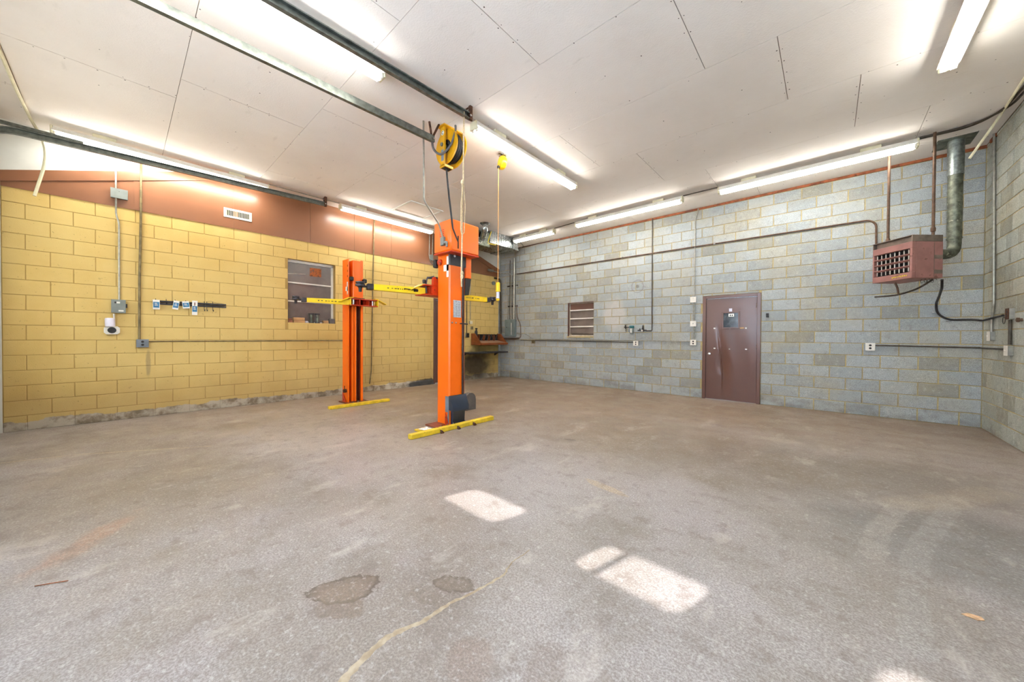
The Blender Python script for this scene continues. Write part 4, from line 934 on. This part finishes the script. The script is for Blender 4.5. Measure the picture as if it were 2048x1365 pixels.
# breaker panel, conduits
q0, q1 = bk(1013.5,640), bk(1033,673)
bp = thing('breaker_panel', 'slate grey breaker panel on the grey wall near the corner', 'breaker panel', (q0.x, D, q1.z))
part('box', MB().cbox(q0.x,q1.x,D-.10,D-.0,q1.z,q0.z,.006), M['panelgrey'], bp)
part('door', MB().cbox(q0.x+.06,q1.x-.13,D-.108,D-.098,q1.z+.08,q0.z-.11,.003), M['panelgrey'], bp)
part('trim_strip', MB().box(q1.x-.135,q1.x-.125,D-.109,D-.10,q1.z+.04,q0.z-.11), M['white'], bp)
part('latch', MB().cbox(q0.x+.08,q0.x+.11,D-.114,D-.106,q1.z+.27,q1.z+.30,.003), M['black'], bp)
zp = q0.z-.01
pipe('conduit', [(-7.70,D-.04,zp),(-7.70,D-.04,2.70),(L+.10,D-.06,2.70)], .012, 'emt', 'conduit elbowing from the breaker panel to the yellow wall', 'conduit', .1)
pipe('conduit', [(-7.60,D-.035,zp),(-7.60,D-.035,3.75)], .01, 'darkpipe', 'thin dark straight conduit above the breaker panel', 'conduit')
pipe('conduit', [(-7.54,D-.045,zp),(-7.54,D-.045,3.33),(-7.80,D-.06,3.34),(L+.05,7.90,3.40)], .015, 'emt', 'bright conduit bending from the panel to the brown gable', 'conduit', .16)
pipe('conduit', [(-7.41,D-.05,zp),(-7.41,D-.05,3.79)], .034, 'emt', 'thick conduit rising from the breaker panel to the duct', 'conduit', n=12)
pipe('conduit', [(-7.345,D-.03,zp),(-7.345,D-.03,4.02),(-6.9,D-.2,4.06),(-6.58,7.50,4.07)], .01, 'emt', 'slim conduit beside the thick riser reaching the ceiling', 'conduit')
single('conduit_fitting', MB().cbox(L+.036,L+.10,7.74,7.98,3.37,3.44,.012), M['emt'], 'light grey conduit fitting on the brown gable', 'fitting')
for z in (2.93, 1.78+.5):
    single('strut_clip', MB().cbox(-7.74,-7.30,D-.02,D-.0,z-.02,z+.02,.003), M['blackmetal'], 'dark strut clamping the panel conduits, '+('upper' if z > 2.5 else 'lower')+' one', 'strut', 'struts across the panel conduits')
pipe('service_hose', [(L+.05,8.05,3.19),(-7.97,D-.10,3.19),(-7.97,D-.06,1.26),(-7.75,D-.05,1.24),(-7.20,D-.05,1.26)], .026, 'darkpipe', 'thick dark hose dropping down the corner and under the panel', 'hose', .16, 10)
pipe('red_cable', [(-7.33,D-.02,2.3),(-7.30,D-.02,1.9),(-7.16,D-.02,1.7),(-7.14,D-.02,1.28),(-7.30,D-.09,1.22),(-7.8,D-.09,1.23)], .01, 'brownpipe', 'thin red brown cable curling beneath the breaker panel', 'cable', .1)
pipe('conduit', [(-7.33,D-.02,1.42),(-6.98,D-.02,1.40),(-6.62,D-.02,1.235),(-2.22,D-.02,1.225)], .011, 'emt', 'long conduit along the grey wall from the panel to the door', 'conduit', .08)
pipe('conduit', [(-7.15,D-.02,1.20),(-3.52,D-.02,1.185)], .010, 'darkpipe', 'dark lower conduit running just beneath the long one', 'conduit', .08)
def outlet(c, nrm, label, w_=.075, h_=.115, face='emt', kind='duplex', dep=.045, grp=None, name='outlet_box', cat='outlet'):
    c = Vector(c); nrm = Vector(nrm); sd = nrm.cross(Z); Mx = Matrix(((sd.x,nrm.x,0,c.x),(sd.y,nrm.y,0,c.y),(0,0,1,c.z),(0,0,0,1)))
    o = thing(name, label, cat, c, grp)
    part('box', MB().cbox(-w_/2,w_/2,0,dep,-h_/2,h_/2,.004,Mx), M['emt'], o)
    part('cover', MB().cbox(-w_/2-.003,w_/2+.003,dep,dep+.004,-h_/2-.003,h_/2+.003,.0015,Mx), M[face], o)
    if kind == 'duplex':
        for z in (-.024,.024): part('socket', MB().lathe([(.017,0),(.017,.003)], Mx @ Vector((0,dep+.003,z)), nrm, 12), M['black'], o)
    elif kind == 'round': part('dial', MB().lathe([(.034,0),(.034,.004),(.012,.006)], Mx @ Vector((0,dep+.003,0)), nrm, 16), M['white'], o); part('switch', MB().cbox(-.006,.006,dep+.008,dep+.02,-.01,.012,.002,Mx), M['boxgrey'], o)
    elif kind == 'switch': part('switch', MB().cbox(-.006,.006,dep+.004,dep+.018,-.008,.014,.002,Mx), M['white'], o)
    elif kind == 'blank': part('screw', MB().lathe([(.005,0),(.004,.003)], Mx @ Vector((0,dep+.003,.03)), nrm, 8), M['gun'], o)
    return o
SB = (0,-1,0); SL = (1,0,0); SR = (-1,0,0)
outlet(bk(1068,684)+Vector((0,0,0)), SB, 'grimy outlet box near the breaker panel on the grey wall', .11, .10, 'emtyellow')
outlet(bk(1273,687), SB, 'square outlet box below the teal air filter', .12, .11, 'white')
outlet(bk(1387.5,600), SB, 'blank white junction box uppermost beside the brown door', .115, .115, 'white', 'blank')
outlet(bk(1387.5,648), SB, 'white box with round dial, middle one beside the brown door', .115, .115, 'white', 'round')
outlet(bk(1387.5,685.5), SB, 'white twin outlet box, lowest one beside the brown door', .115, .115, 'white', 'duplex')
outlet(bk(1740,694), SB, 'white outlet on the grey wall below the pink heater', .11, .12, 'white')
single('bell_push', MB().cbox(bk(1535,632).x-.02,bk(1535,632).x+.02,D-.03,D,1.70,1.78,.004), M['black'], 'tiny black bell push box on the grey wall right of the brown door', 'bell push')
pipe('conduit', [bk(1397,418,.02), bk(1396.5,425,.03), bk(1391,440,.02), bk(1389.3,596,.02)], .012, 'emt', 'vertical conduit dropping from the ceiling beside the brown door', 'conduit', .04)
for v0, v1, lab in ((605,643,'upper'),(653,680,'lower')):
    q = bk(1388,v0); single('conduit', MB().cyl((q.x-.008,D-.02,q.z),(q.x-.008,D-.02,bk(1388,v1).z),.010).cyl((q.x+.018,D-.02,q.z),(q.x+.018,D-.02,bk(1388,v1).z),.010), M['emt'], lab+' paired conduit nipple between the white boxes by the door', 'conduit')
pipe('air_pipe', [bk(1305.5,438,.02), bk(1304.5,662,.02), bk(1293,662,.02)], .012, 'darkpipe', 'dark air pipe dropping down the grey wall to the regulator valve', 'pipe', .03)
v = bk(1286.5,660); av = thing('air_valve', 'black air valve with white gauge on the grey wall', 'valve', (v.x, D, v.z-.1))
part('body', MB().cyl((v.x-.12,D-.03,v.z-.015),(v.x+.09,D-.03,v.z-.015), .014).cyl((v.x,D-.03,v.z-.04),(v.x,D-.03,v.z+.03),.028).lathe([(.022,0),(.018,.05),(.008,.08)], (v.x+.005,D-.03,v.z+.03),(0,0,1),10).cyl((v.x-.07,D-.03,v.z-.015),(v.x-.07,D-.03,v.z+.03),.012), M['black'], av)
part('gauge', MB().lathe([(.022,0),(.022,.012),(.018,.014)], (v.x-.005,D-.055,v.z-.02), SB, 14), M['white'], av)
part('wall_mount', MB().box(v.x-.02,v.x+.02,D-.03,D,v.z-.03,v.z), M['blackmetal'], av)
v = bk(1265,661); af = thing('air_filter', 'teal and clear bowl air line filter on the grey wall', 'air filter', (v.x, D, v.z-.1))
part('head', MB().cbox(v.x-.05,v.x+.05,D-.09,D-.01,v.z+.05,v.z+.11,.012), M['teal'], af)
part('bowl', MB().lathe([(.038,.05),(.042,.03),(.042,-.06),(.03,-.09),(.008,-.105)], (v.x,D-.05,v.z), (0,0,1), 16), M['boxgrey'], af)
part('sight_glass', MB().cbox(v.x-.014,v.x+.014,D-.096,D-.088,v.z-.06,v.z+.045,.003), M['white'], af)
part('line', MB().cyl((v.x-.19,D-.04,v.z+.075),(v.x-.04,D-.04,v.z+.075),.010).cyl((v.x-.16,D-.04,v.z+.04),(v.x-.16,D-.04,v.z+.13),.018).lathe([(.018,0),(.018,.014)],(v.x-.17,D-.055,v.z+.075),SB,12).tube([(v.x-.15,D-.04,v.z+.04),(v.x-.15,D-.04,v.z-.02)],.006,6), M['black'], af)
pipe('gas_pipe', [(-7.40,D-.02,3.285),(.49,D-.02,3.28),(.57,D-.02,3.20),(.575,D-.02,2.62)], .014, 'brownpipe', 'long brown gas pipe across the grey wall ending behind the heater', 'pipe', .12)
for u in (1250.5, 1435):
    q = bk(u, 0); single('pipe_clip', MB().cbox(q.x-.02,q.x+.02,D-.038,D,3.265,3.30,.003), M['chrome'], 'small bright strap on the brown gas pipe '+('above the small window' if u < 1300 else 'above the brown door'), 'clip', 'straps on the gas pipe')
pipe('conduit', [bk(1745,691,.02), (R-.03,D-.02,1.175), (R-.02,D-.05,1.172), (R-.02,7.44,1.17)], .011, 'darkpipe', 'low conduit turning the corner below the heater', 'conduit', .02)
pipe('conduit', [rt(1993.5,257,.02), rt(1993,606,.02), rt(1988.5,640,.02), rt(1987.5,664,.02)], .014, 'emt', 'tall vertical conduit on the right wall', 'conduit', .06)
outlet(rt(1988,673), SR, 'grey outlet box under the tall conduit on the right wall', .12, .12, 'white', 'switch')
outlet(rt(2027,628), SR, 'rust stained box where the black cable meets the right wall', .11, .13, 'rust', 'duplex', name='receptacle_box')
q = rt(2027.5,640); single('conduit', MB().cyl((R-.025,q.y,q.z),(R-.025,q.y,rt(2027,690).z),.015,n=10), M['darkpipe'], 'short thick conduit between two boxes on the right wall', 'conduit')
outlet(rt(2024,702), SR, 'lower outlet box on the right wall below the rusty one', .12, .12, 'white', 'switch')
q = rt(2011,641); single('key_ring', T([(R-.012, q.y+.045*math.cos(k*.3), q.z-.0+.045*math.sin(k*.3)) for k in range(22)], .003, 5), M['black'], 'thin wire ring hanging under the rusty box', 'ring')
q = rt(2046,640); single('pipe_plug', MB().lathe([(.018,0),(.018,.02),(.026,.025),(.026,.045),(.012,.05)], (R,q.y,q.z), SR, 12), M['brownpipe'], 'stubby brass brown pipe plug on the right wall', 'plug')
# loose ivory tubes hanging from the ceiling at both ends
pipe('ivory_tube', [px(-30,60,'Z',H-.02), px(0,103,'Z',H-.02), px(35,185,'Z',H-.02), px(62,240,'Z',H-.02), px(84,275,'X',-7.70), px(92,305,'X',-7.76), px(88,335,'X',-7.78), px(78,365,'X',-7.76), px(69,392,'X',-7.74)], .016, 'tubewhite', 'ivory plastic tube dangling beside the curved door track', 'tube', .12)
pipe('ivory_tube', [px(2075,115,'Z',H-.02), px(2048,158,'Z',H-.02), px(2002,229,'Z',H-.02), px(1985,253,'Y',7.30), px(1939,317,'Y',7.30)], .014, 'tubewhite', 'ivory plastic tube dangling near the right wall and flue', 'tube', .1)

# ------------------------------------------------------------------ yellow wall fittings
pipe('conduit', [lf(232,300,.03), lf(231.5,384,.05)], .011, 'emt', 'upper conduit above the small junction box on the brown gable', 'conduit')
j = outlet(lf(238.5,390,.015), SL, 'small grey junction box on the brown gable', .17, .14, 'boxgrey', 'blank', .05, name='junction_box', cat='junction box')
pipe('conduit', [lf(232,398,.05), lf(232,430,.05), lf(238,447,.02), lf(238.5,600,.02)], .011, 'emt', 'bent conduit from the gable junction box to the grey disconnect', 'conduit', .05)
q0, q1 = lf(223,600), lf(251,627)
ds = thing('disconnect_box', 'grey disconnect switch box on the yellow wall', 'electrical box', (L, (q0.y+q1.y)/2, q1.z))
part('box', MB().cbox(L,L+.085,q0.y,q1.y,q1.z,q0.z,.006), M['boxgrey'], ds)
part('lid', MB().cbox(L+.085,L+.092,q0.y-.003,q1.y+.003,q1.z-.003,q0.z+.003,.003), M['boxgrey'], ds)
part('label', MB().box(L+.0925,L+.094,q0.y+.035,q0.y+.085,q0.z-.055,q0.z-.03).box(L+.0925,L+.094,q0.y+.07,q1.y-.02,q1.z+.02,q1.z+.042), M['paper'], ds)
part('brand_patch', MB().box(L+.0925,L+.0942,q0.y+.03,q0.y+.05,q0.z-.055,q0.z-.03), M['black'], ds)
part('handle', MB().cbox(L+.03,L+.06,q1.y,q1.y+.02,q1.z+.08,q1.z+.14,.004), M['black'], ds)
q = lf(224,661); rc = thing('power_receptacle', 'white round-faced power receptacle with raised lid below the disconnect', 'receptacle', (L, q.y, q.z))
part('plate', MB().prism([(q.y-.08,q.z-.035),(q.y-.055,q.z-.06),(q.y+.055,q.z-.06),(q.y+.08,q.z-.035),(q.y+.08,q.z+.035),(q.y+.055,q.z+.06),(q.y-.055,q.z+.06),(q.y-.08,q.z+.035)], L, L+.05, 'X'), M['white'], rc)
part('face', MB().lathe([(.045,0),(.045,.006),(.03,.008)], (L+.05,q.y,q.z), SL, 20), M['black'], rc)
part('lid', MB().lathe([(.05,0),(.052,.11),(.045,.125),(.02,.13)], (L+.06,q.y-.02,q.z+.055), (0,0,1), 16), M['lidwhite'], rc, 'upturned translucent white lid')
pipe('conduit', [lf(228,628,.03), lf(229,655,.03)], .011, 'white', 'short white conduit nipple between disconnect and receptacle', 'conduit')
pipe('conduit', [lf(282,322,.03), lf(281.5,440,.03), lf(279,560,.02), lf(278.5,682,.02)], .0145, 'emtyellow', 'grimy vertical conduit on the yellow wall left of the hook rail', 'conduit', .03)
outlet(lf(285,687), SL, 'grey duplex outlet where two conduits meet on the yellow wall', .13, .12, 'greyplastic', 'duplex')
pipe('conduit', [lf(295,683,.02), lf(700,681.5,.02)], .010, 'emtyellow', 'horizontal conduit along the yellow wall below the window', 'conduit')
pipe('conduit', [lf(747,440,.04), lf(744,560,.04), lf(741,740,.04), lf(737,768,.06)], .014, 'emtyellow', 'grimy vertical conduit on the yellow wall right of the far lift post', 'conduit', .05)
pipe('conduit', [lf(858,470,.03), lf(857,515,.03), lf(861,527,.03), lf(870,531,.03)], .011, 'emt', 'thin conduit curving below a junction box behind the power unit', 'conduit', .08)
pipe('conduit', [lf(864,470,.04), lf(863,512,.04)], .011, 'emt', 'thin straight conduit entering a junction box behind the power unit', 'conduit')
outlet(lf(861,516,.015), SL, 'grey junction box on the gable beside the power unit', .09, .14, 'boxgrey', 'blank', name='junction_box', cat='junction box')
pipe('conduit', [lf(933,560,.02), lf(932.5,668,.02)], .012, 'darkpipe', 'dark conduit on the yellow wall right of the near lift post', 'conduit')
pipe('conduit', [lf(940,560,.02), lf(939.5,641,.02)], .009, 'emt', 'slim grey conduit above the cream switch by the bench', 'conduit')
outlet(lf(940.5,645.5), SL, 'cream switch plate on the yellow wall above the bench', .10, .09, 'cream', 'switch')
outlet(lf(942.5,656.5), SL, 'small tan box under the cream switch', .07, .09, 'emtyellow', 'blank')
outlet(lf(933.5,671), SL, 'dark square box at the end of the dark conduit', .11, .12, 'blackmetal', 'blank')
q = lf(986,567); single('junction_box', MB().lathe([(.06,0),(.06,.05),(.05,.055)], (L,q.y,q.z), SL, 14), M['boxgrey'], 'round grey junction box behind the hanging drop light', 'junction box')
pipe('conduit', [lf(988,567,.03), lf(996,568,.03)], .012, 'emt', 'short stub conduit beside the round junction box', 'conduit')
# air register
q0, q1 = lf(447,415), lf(503,445); y0, y1, z0, z1 = q0.y, q1.y, q1.z, q0.z; xs = L+.014
vr = thing('air_register', 'white slatted air register on the brown gable', 'vent', (xs, (y0+y1)/2, z0))
part('frame', MB().cbox(xs,xs+.012,y0,y1,z1-.035,z1,.003).cbox(xs,xs+.012,y0,y1,z0,z0+.035,.003).cbox(xs,xs+.012,y0,y0+.035,z0+.035,z1-.035,.003).cbox(xs,xs+.012,y1-.035,y1,z0+.035,z1-.035,.003), M['white'], vr)
part('backing', MB().box(xs,xs+.002,y0+.03,y1-.03,z0+.03,z1-.03), M['dark'], vr)
for k in range(15):
    y = y0+.045+(y1-y0-.09)*k/14; part('slat', MB().box(xs+.002,xs+.010,y-.003,y+.003,z0+.035,z1-.035), M['cream'], vr)
# hook rail with tags
q0, q1 = lf(305,601), lf(452,613); ya, yb = q0.y, q1.y; zr = 1.825
hr = thing('hook_rail', 'dark steel hook rail on the yellow wall', 'hook rail', (L, (ya+yb)/2, zr-.03))
part('rail', MB().cbox(L,L+.02,ya,yb,zr-.034,zr-.004,.003).cbox(L,L+.02,ya,yb,zr+.004,zr+.034,.003), M['gun'], hr)
for u in (311, 332, 350, 371, 389, 408, 413, 425):
    y = lf(u,605).y; low = .11 if u > 400 else .02
    part('hook', T(fillet([(L+.01,y,zr+.05),(L+.03,y,zr+.06),(L+.034,y,zr-low+.02),(L+.036,y+.004,zr-low),(L+.055,y+.006,zr-low+.01),(L+.055,y+.006,zr-low+.03)], .012, 3), .004, 5), M['black'], hr)
part('wire', T(fillet([(L+.03,lf(413,600).y,zr+.05),(L+.03,lf(420,600).y,zr+.075),(L+.03,lf(428,600).y,zr+.05),(L+.03,lf(445,600).y,zr+.035)],.05), .002, 5), M['black'], hr)
rr = random.Random(9)
tags = ((305,600,319,620,0,'leftmost hook at the rail end, upright'),(345,602,357,620,-8,'second hook, tilted toward the rail end'),(364,603,378,618,6,'third hook, short and wide'),(383,602,394,631,-1,'fourth hook, longest with orange mark'))
for u0, v0, u1, v1, rot, lab in tags:
    a_, b_ = lf(u0,v0), lf(u1,v1); cy, cz_ = (a_.y+b_.y)/2, (a_.z+b_.z)/2; hw_, hh_ = (b_.y-a_.y)/2, (a_.z-b_.z)/2
    Mx = Matrix.Translation((L+.062,cy,cz_+.0)) @ Matrix.Rotation(math.radians(rot),4,'X')
    g = thing('hang_tag', 'blue and white service tag on the '+lab, 'tag', (L+.062,cy,cz_), 'tags on the hook rail')
    part('card', MB().cbox(-.001,.001,-hw_,hw_,-hh_,hh_,.0005,Mx), M['paper'], g)
    b0, b1 = (-.62, .55) if hh_ < .09 else (-.55, .25)
    bl = part('blue_print', MB().box(.0011,.0016,-hw_*.86,hw_*.86,hh_*b0,hh_*b1,Mx), M['blue'], g)
    m = MB()
    for k in range(3): m.box(.0017,.002,-hw_*.5,hw_*(.5-.12*k),hh_*(b0+(b1-b0)*(.35+.2*k)),hh_*(b0+(b1-b0)*(.43+.2*k)),Mx)
    part('print_lines', m, M['paper'], bl)
    if 'orange' in lab: part('orange_mark', MB().box(.0012,.002,-hw_*.2,hw_*.15,hh_*.3,hh_*.75,Mx), M['redtrim'], g)
# things on the window sill
zs_ = WY[2]
def sill_y(u): return lf(u, 645).y+.0
def sblock(name, u0, u1, h_, mat, label, z0=0, grp=None, x0=-.092, x1=-.012):
    a_, b_ = sill_y(u0), sill_y(u1); return single(name, MB().cbox(L+x0,L+x1,a_,b_,zs_+z0,zs_+z0+h_,.004), M[mat], label, 'block', grp)
sblock('wood_block', 577.5, 586, .045, 'brickred', 'dark red wood block at the window sill end, lower one')
sblock('wood_block', 577.5, 585, .035, 'brickred', 'dark red wood block at the window sill end, upper one', .046)
sblock('wood_block', 588, 610.5, .05, 'lightwood', 'long tan wood block on the sill beside the black adapters, lower one')
sblock('wood_block', 587.5, 610, .055, 'lightwood', 'long tan wood block on the sill beside the black adapters, upper one', .051)
single('tape_roll', MB().cbox(L-.08,L-.02,sill_y(611.5),sill_y(618),zs_,zs_+.04,.012), M['lidwhite'], 'small white box on the sill between tan blocks and adapters', 'box')
for k, u in enumerate((624.5, 636.5)):
    y = sill_y(u); ad = thing('lift_adapter', 'black spool shaped lift adapter standing on the sill', 'adapter', (L-.05,y,zs_), 'pair of lift adapters on the sill')
    part('foot', MB().lathe([(.05,0),(.05,.018),(.028,.022)], (L-.05,y,zs_), (0,0,1), 14), M['gun'], ad)
    part('stem', MB().cyl((L-.05,y,zs_+.02),(L-.05,y,zs_+.18),.028,n=12), M['galvdark'], ad)
    part('head', MB().lathe([(.028,0),(.055,.006),(.055,.03),(.04,.034)], (L-.05,y,zs_+.175), (0,0,1), 14), M['gun'], ad)
sblock('wood_block', 647.5, 658, .03, 'lightwood', 'short tan wood block on the sill beside the grey slab, lower one')
sblock('wood_block', 647, 657.5, .03, 'lightwood', 'short tan wood block on the sill beside the grey slab, upper one', .031)
sblock('stone_block', 659.5, 670, .105, 'charcoal', 'dark grey slab leaning at the sill corner')

# ------------------------------------------------------------------ bench and bin in the far corner
b_ = thing('wall_bench', 'black steel bench shelf under the wooden parts tray', 'bench', (L+.25, 7.4, .82))
part('top', MB().cbox(L+.01,L+.46,6.62,8.26,.80,.845,.004), M['bench'], b_)
for y in (6.75, 8.1): part('bracket', MB().prism([(L+.008,.80),(L+.22,.80),(L+.008,.70)], y, y+.02, 'Y'), M['bench'], b_)
wt = thing('parts_tray', 'orange brown wooden parts tray with sloping lid against the yellow wall', 'tray', (L+.2, 7.75, 1.05))
part('side', MB().prism([(L+.01,1.05),(L+.42,1.05),(L+.42,1.12),(L+.16,1.40),(L+.01,1.40)], 7.10, 7.13, 'Y'), M['wood'], wt)
part('side', MB().prism([(L+.01,1.05),(L+.42,1.05),(L+.42,1.12),(L+.16,1.40),(L+.01,1.40)], 8.22, 8.25, 'Y'), M['wood'], wt)
part('bottom', MB().box(L+.01,L+.40,7.13,8.22,1.05,1.08), M['wood'], wt)
part('front_lip', MB().cbox(L+.40,L+.47,7.10,8.25,1.06,1.12,.004), M['wood'], wt)
part('lid', MB().prism([(L+.03,1.19),(L+.45,1.12),(L+.45,1.105),(L+.03,1.175)], 7.13, 8.22, 'Y'), M['lidtan'], wt)
part('back', MB().box(L+.008,L+.03,7.13,8.22,1.08,1.38), M['dark'], wt)
for k in range(4): part('divider', MB().box(L+.03,L+.12,7.33+.22*k,7.345+.22*k,1.18,1.36), M['wood'], wt)
for k in range(6):
    y = 7.45+.12*k; single('hand_tool', MB().cyl((L+.08,y,1.19),(L+.10,y+.08,1.385),.012,n=6), M['gun'], 'dark hand tool lying in the wooden parts tray', 'tool', 'tools in the parts tray')
bt = thing('spray_bottle', 'black spray bottle standing on the parts tray corner', 'bottle', (L+.09,7.23,1.40))
single_shelf = part('body', MB().lathe([(.035,-.215),(.045,-.2),(.045,.06),(.02,.1),(.016,.14)], (L+.09,7.23,1.40), (0,0,1), 12), M['black'], bt)
part('nozzle', MB().cbox(L+.06,L+.14,7.215,7.245,1.53,1.565,.005).tube([(L+.13,7.23,1.55),(L+.13,7.23,1.47)],.006,5), M['black'], bt)
# arch-topped rubber thing on the floor behind the near post
m = MB(); pr = [(4.03,0),(4.27,0),(4.27,.18)]+[(4.15+.12*math.cos(math.radians(k*18)), .18+.12*math.sin(math.radians(k*18))) for k in range(1,10)]+[(4.03,.18)]
single('rubber_chock', m.prism(pr, -4.80, -4.70, 'X'), M['charcoal'], 'grey arch topped rubber chock on the floor behind the near lift post', 'chock')
# rag, leaf, twig
q = px(872,857,'Z',.02); rr = random.Random(21); vs = []; fs = []; n = 9
for i in range(n):
    for k in range(n):
        u, v_ = i/(n-1)-.5, k/(n-1)-.5; vs.append((-4.09+u*.16+rr.uniform(-.012,.012), 2.80+v_*.13+rr.uniform(-.012,.012), .024+abs(math.sin(u*11+v_*5)*math.cos(v_*9))*.045*(1-2*max(abs(u),abs(v_)))+rr.uniform(0,.008)))
fs = [(i*n+k,(i+1)*n+k,(i+1)*n+k+1,i*n+k+1) for i in range(n-1) for k in range(n-1)]
top = len(vs); vs += [(x,y,z-.003) for x,y,z in vs]; fs += [tuple(a+top for a in f[::-1]) for f in fs]
single('rag', MB().add(vs, fs), M['rag'], 'crumpled white and pink rag on the yellow floor tab', 'rag')
q = px(1945,1235,'Z',0); single('dry_leaf', MB().prism([(q.x-.035,q.y-.01),(q.x-.01,q.y+.018),(q.x+.03,q.y+.022),(q.x+.035,q.y+.0),(q.x+.012,q.y-.02)], .001, .004), M['leaf'], 'dry tan leaf lying on the concrete floor', 'leaf')
q = px(100,1170,'Z',0); single('twig', T([(q.x-.03,q.y-.05,.004),(q.x,q.y,.006),(q.x+.03,q.y+.06,.004)], .0025, 5), M['wood'], 'short brown twig on the concrete floor', 'twig')
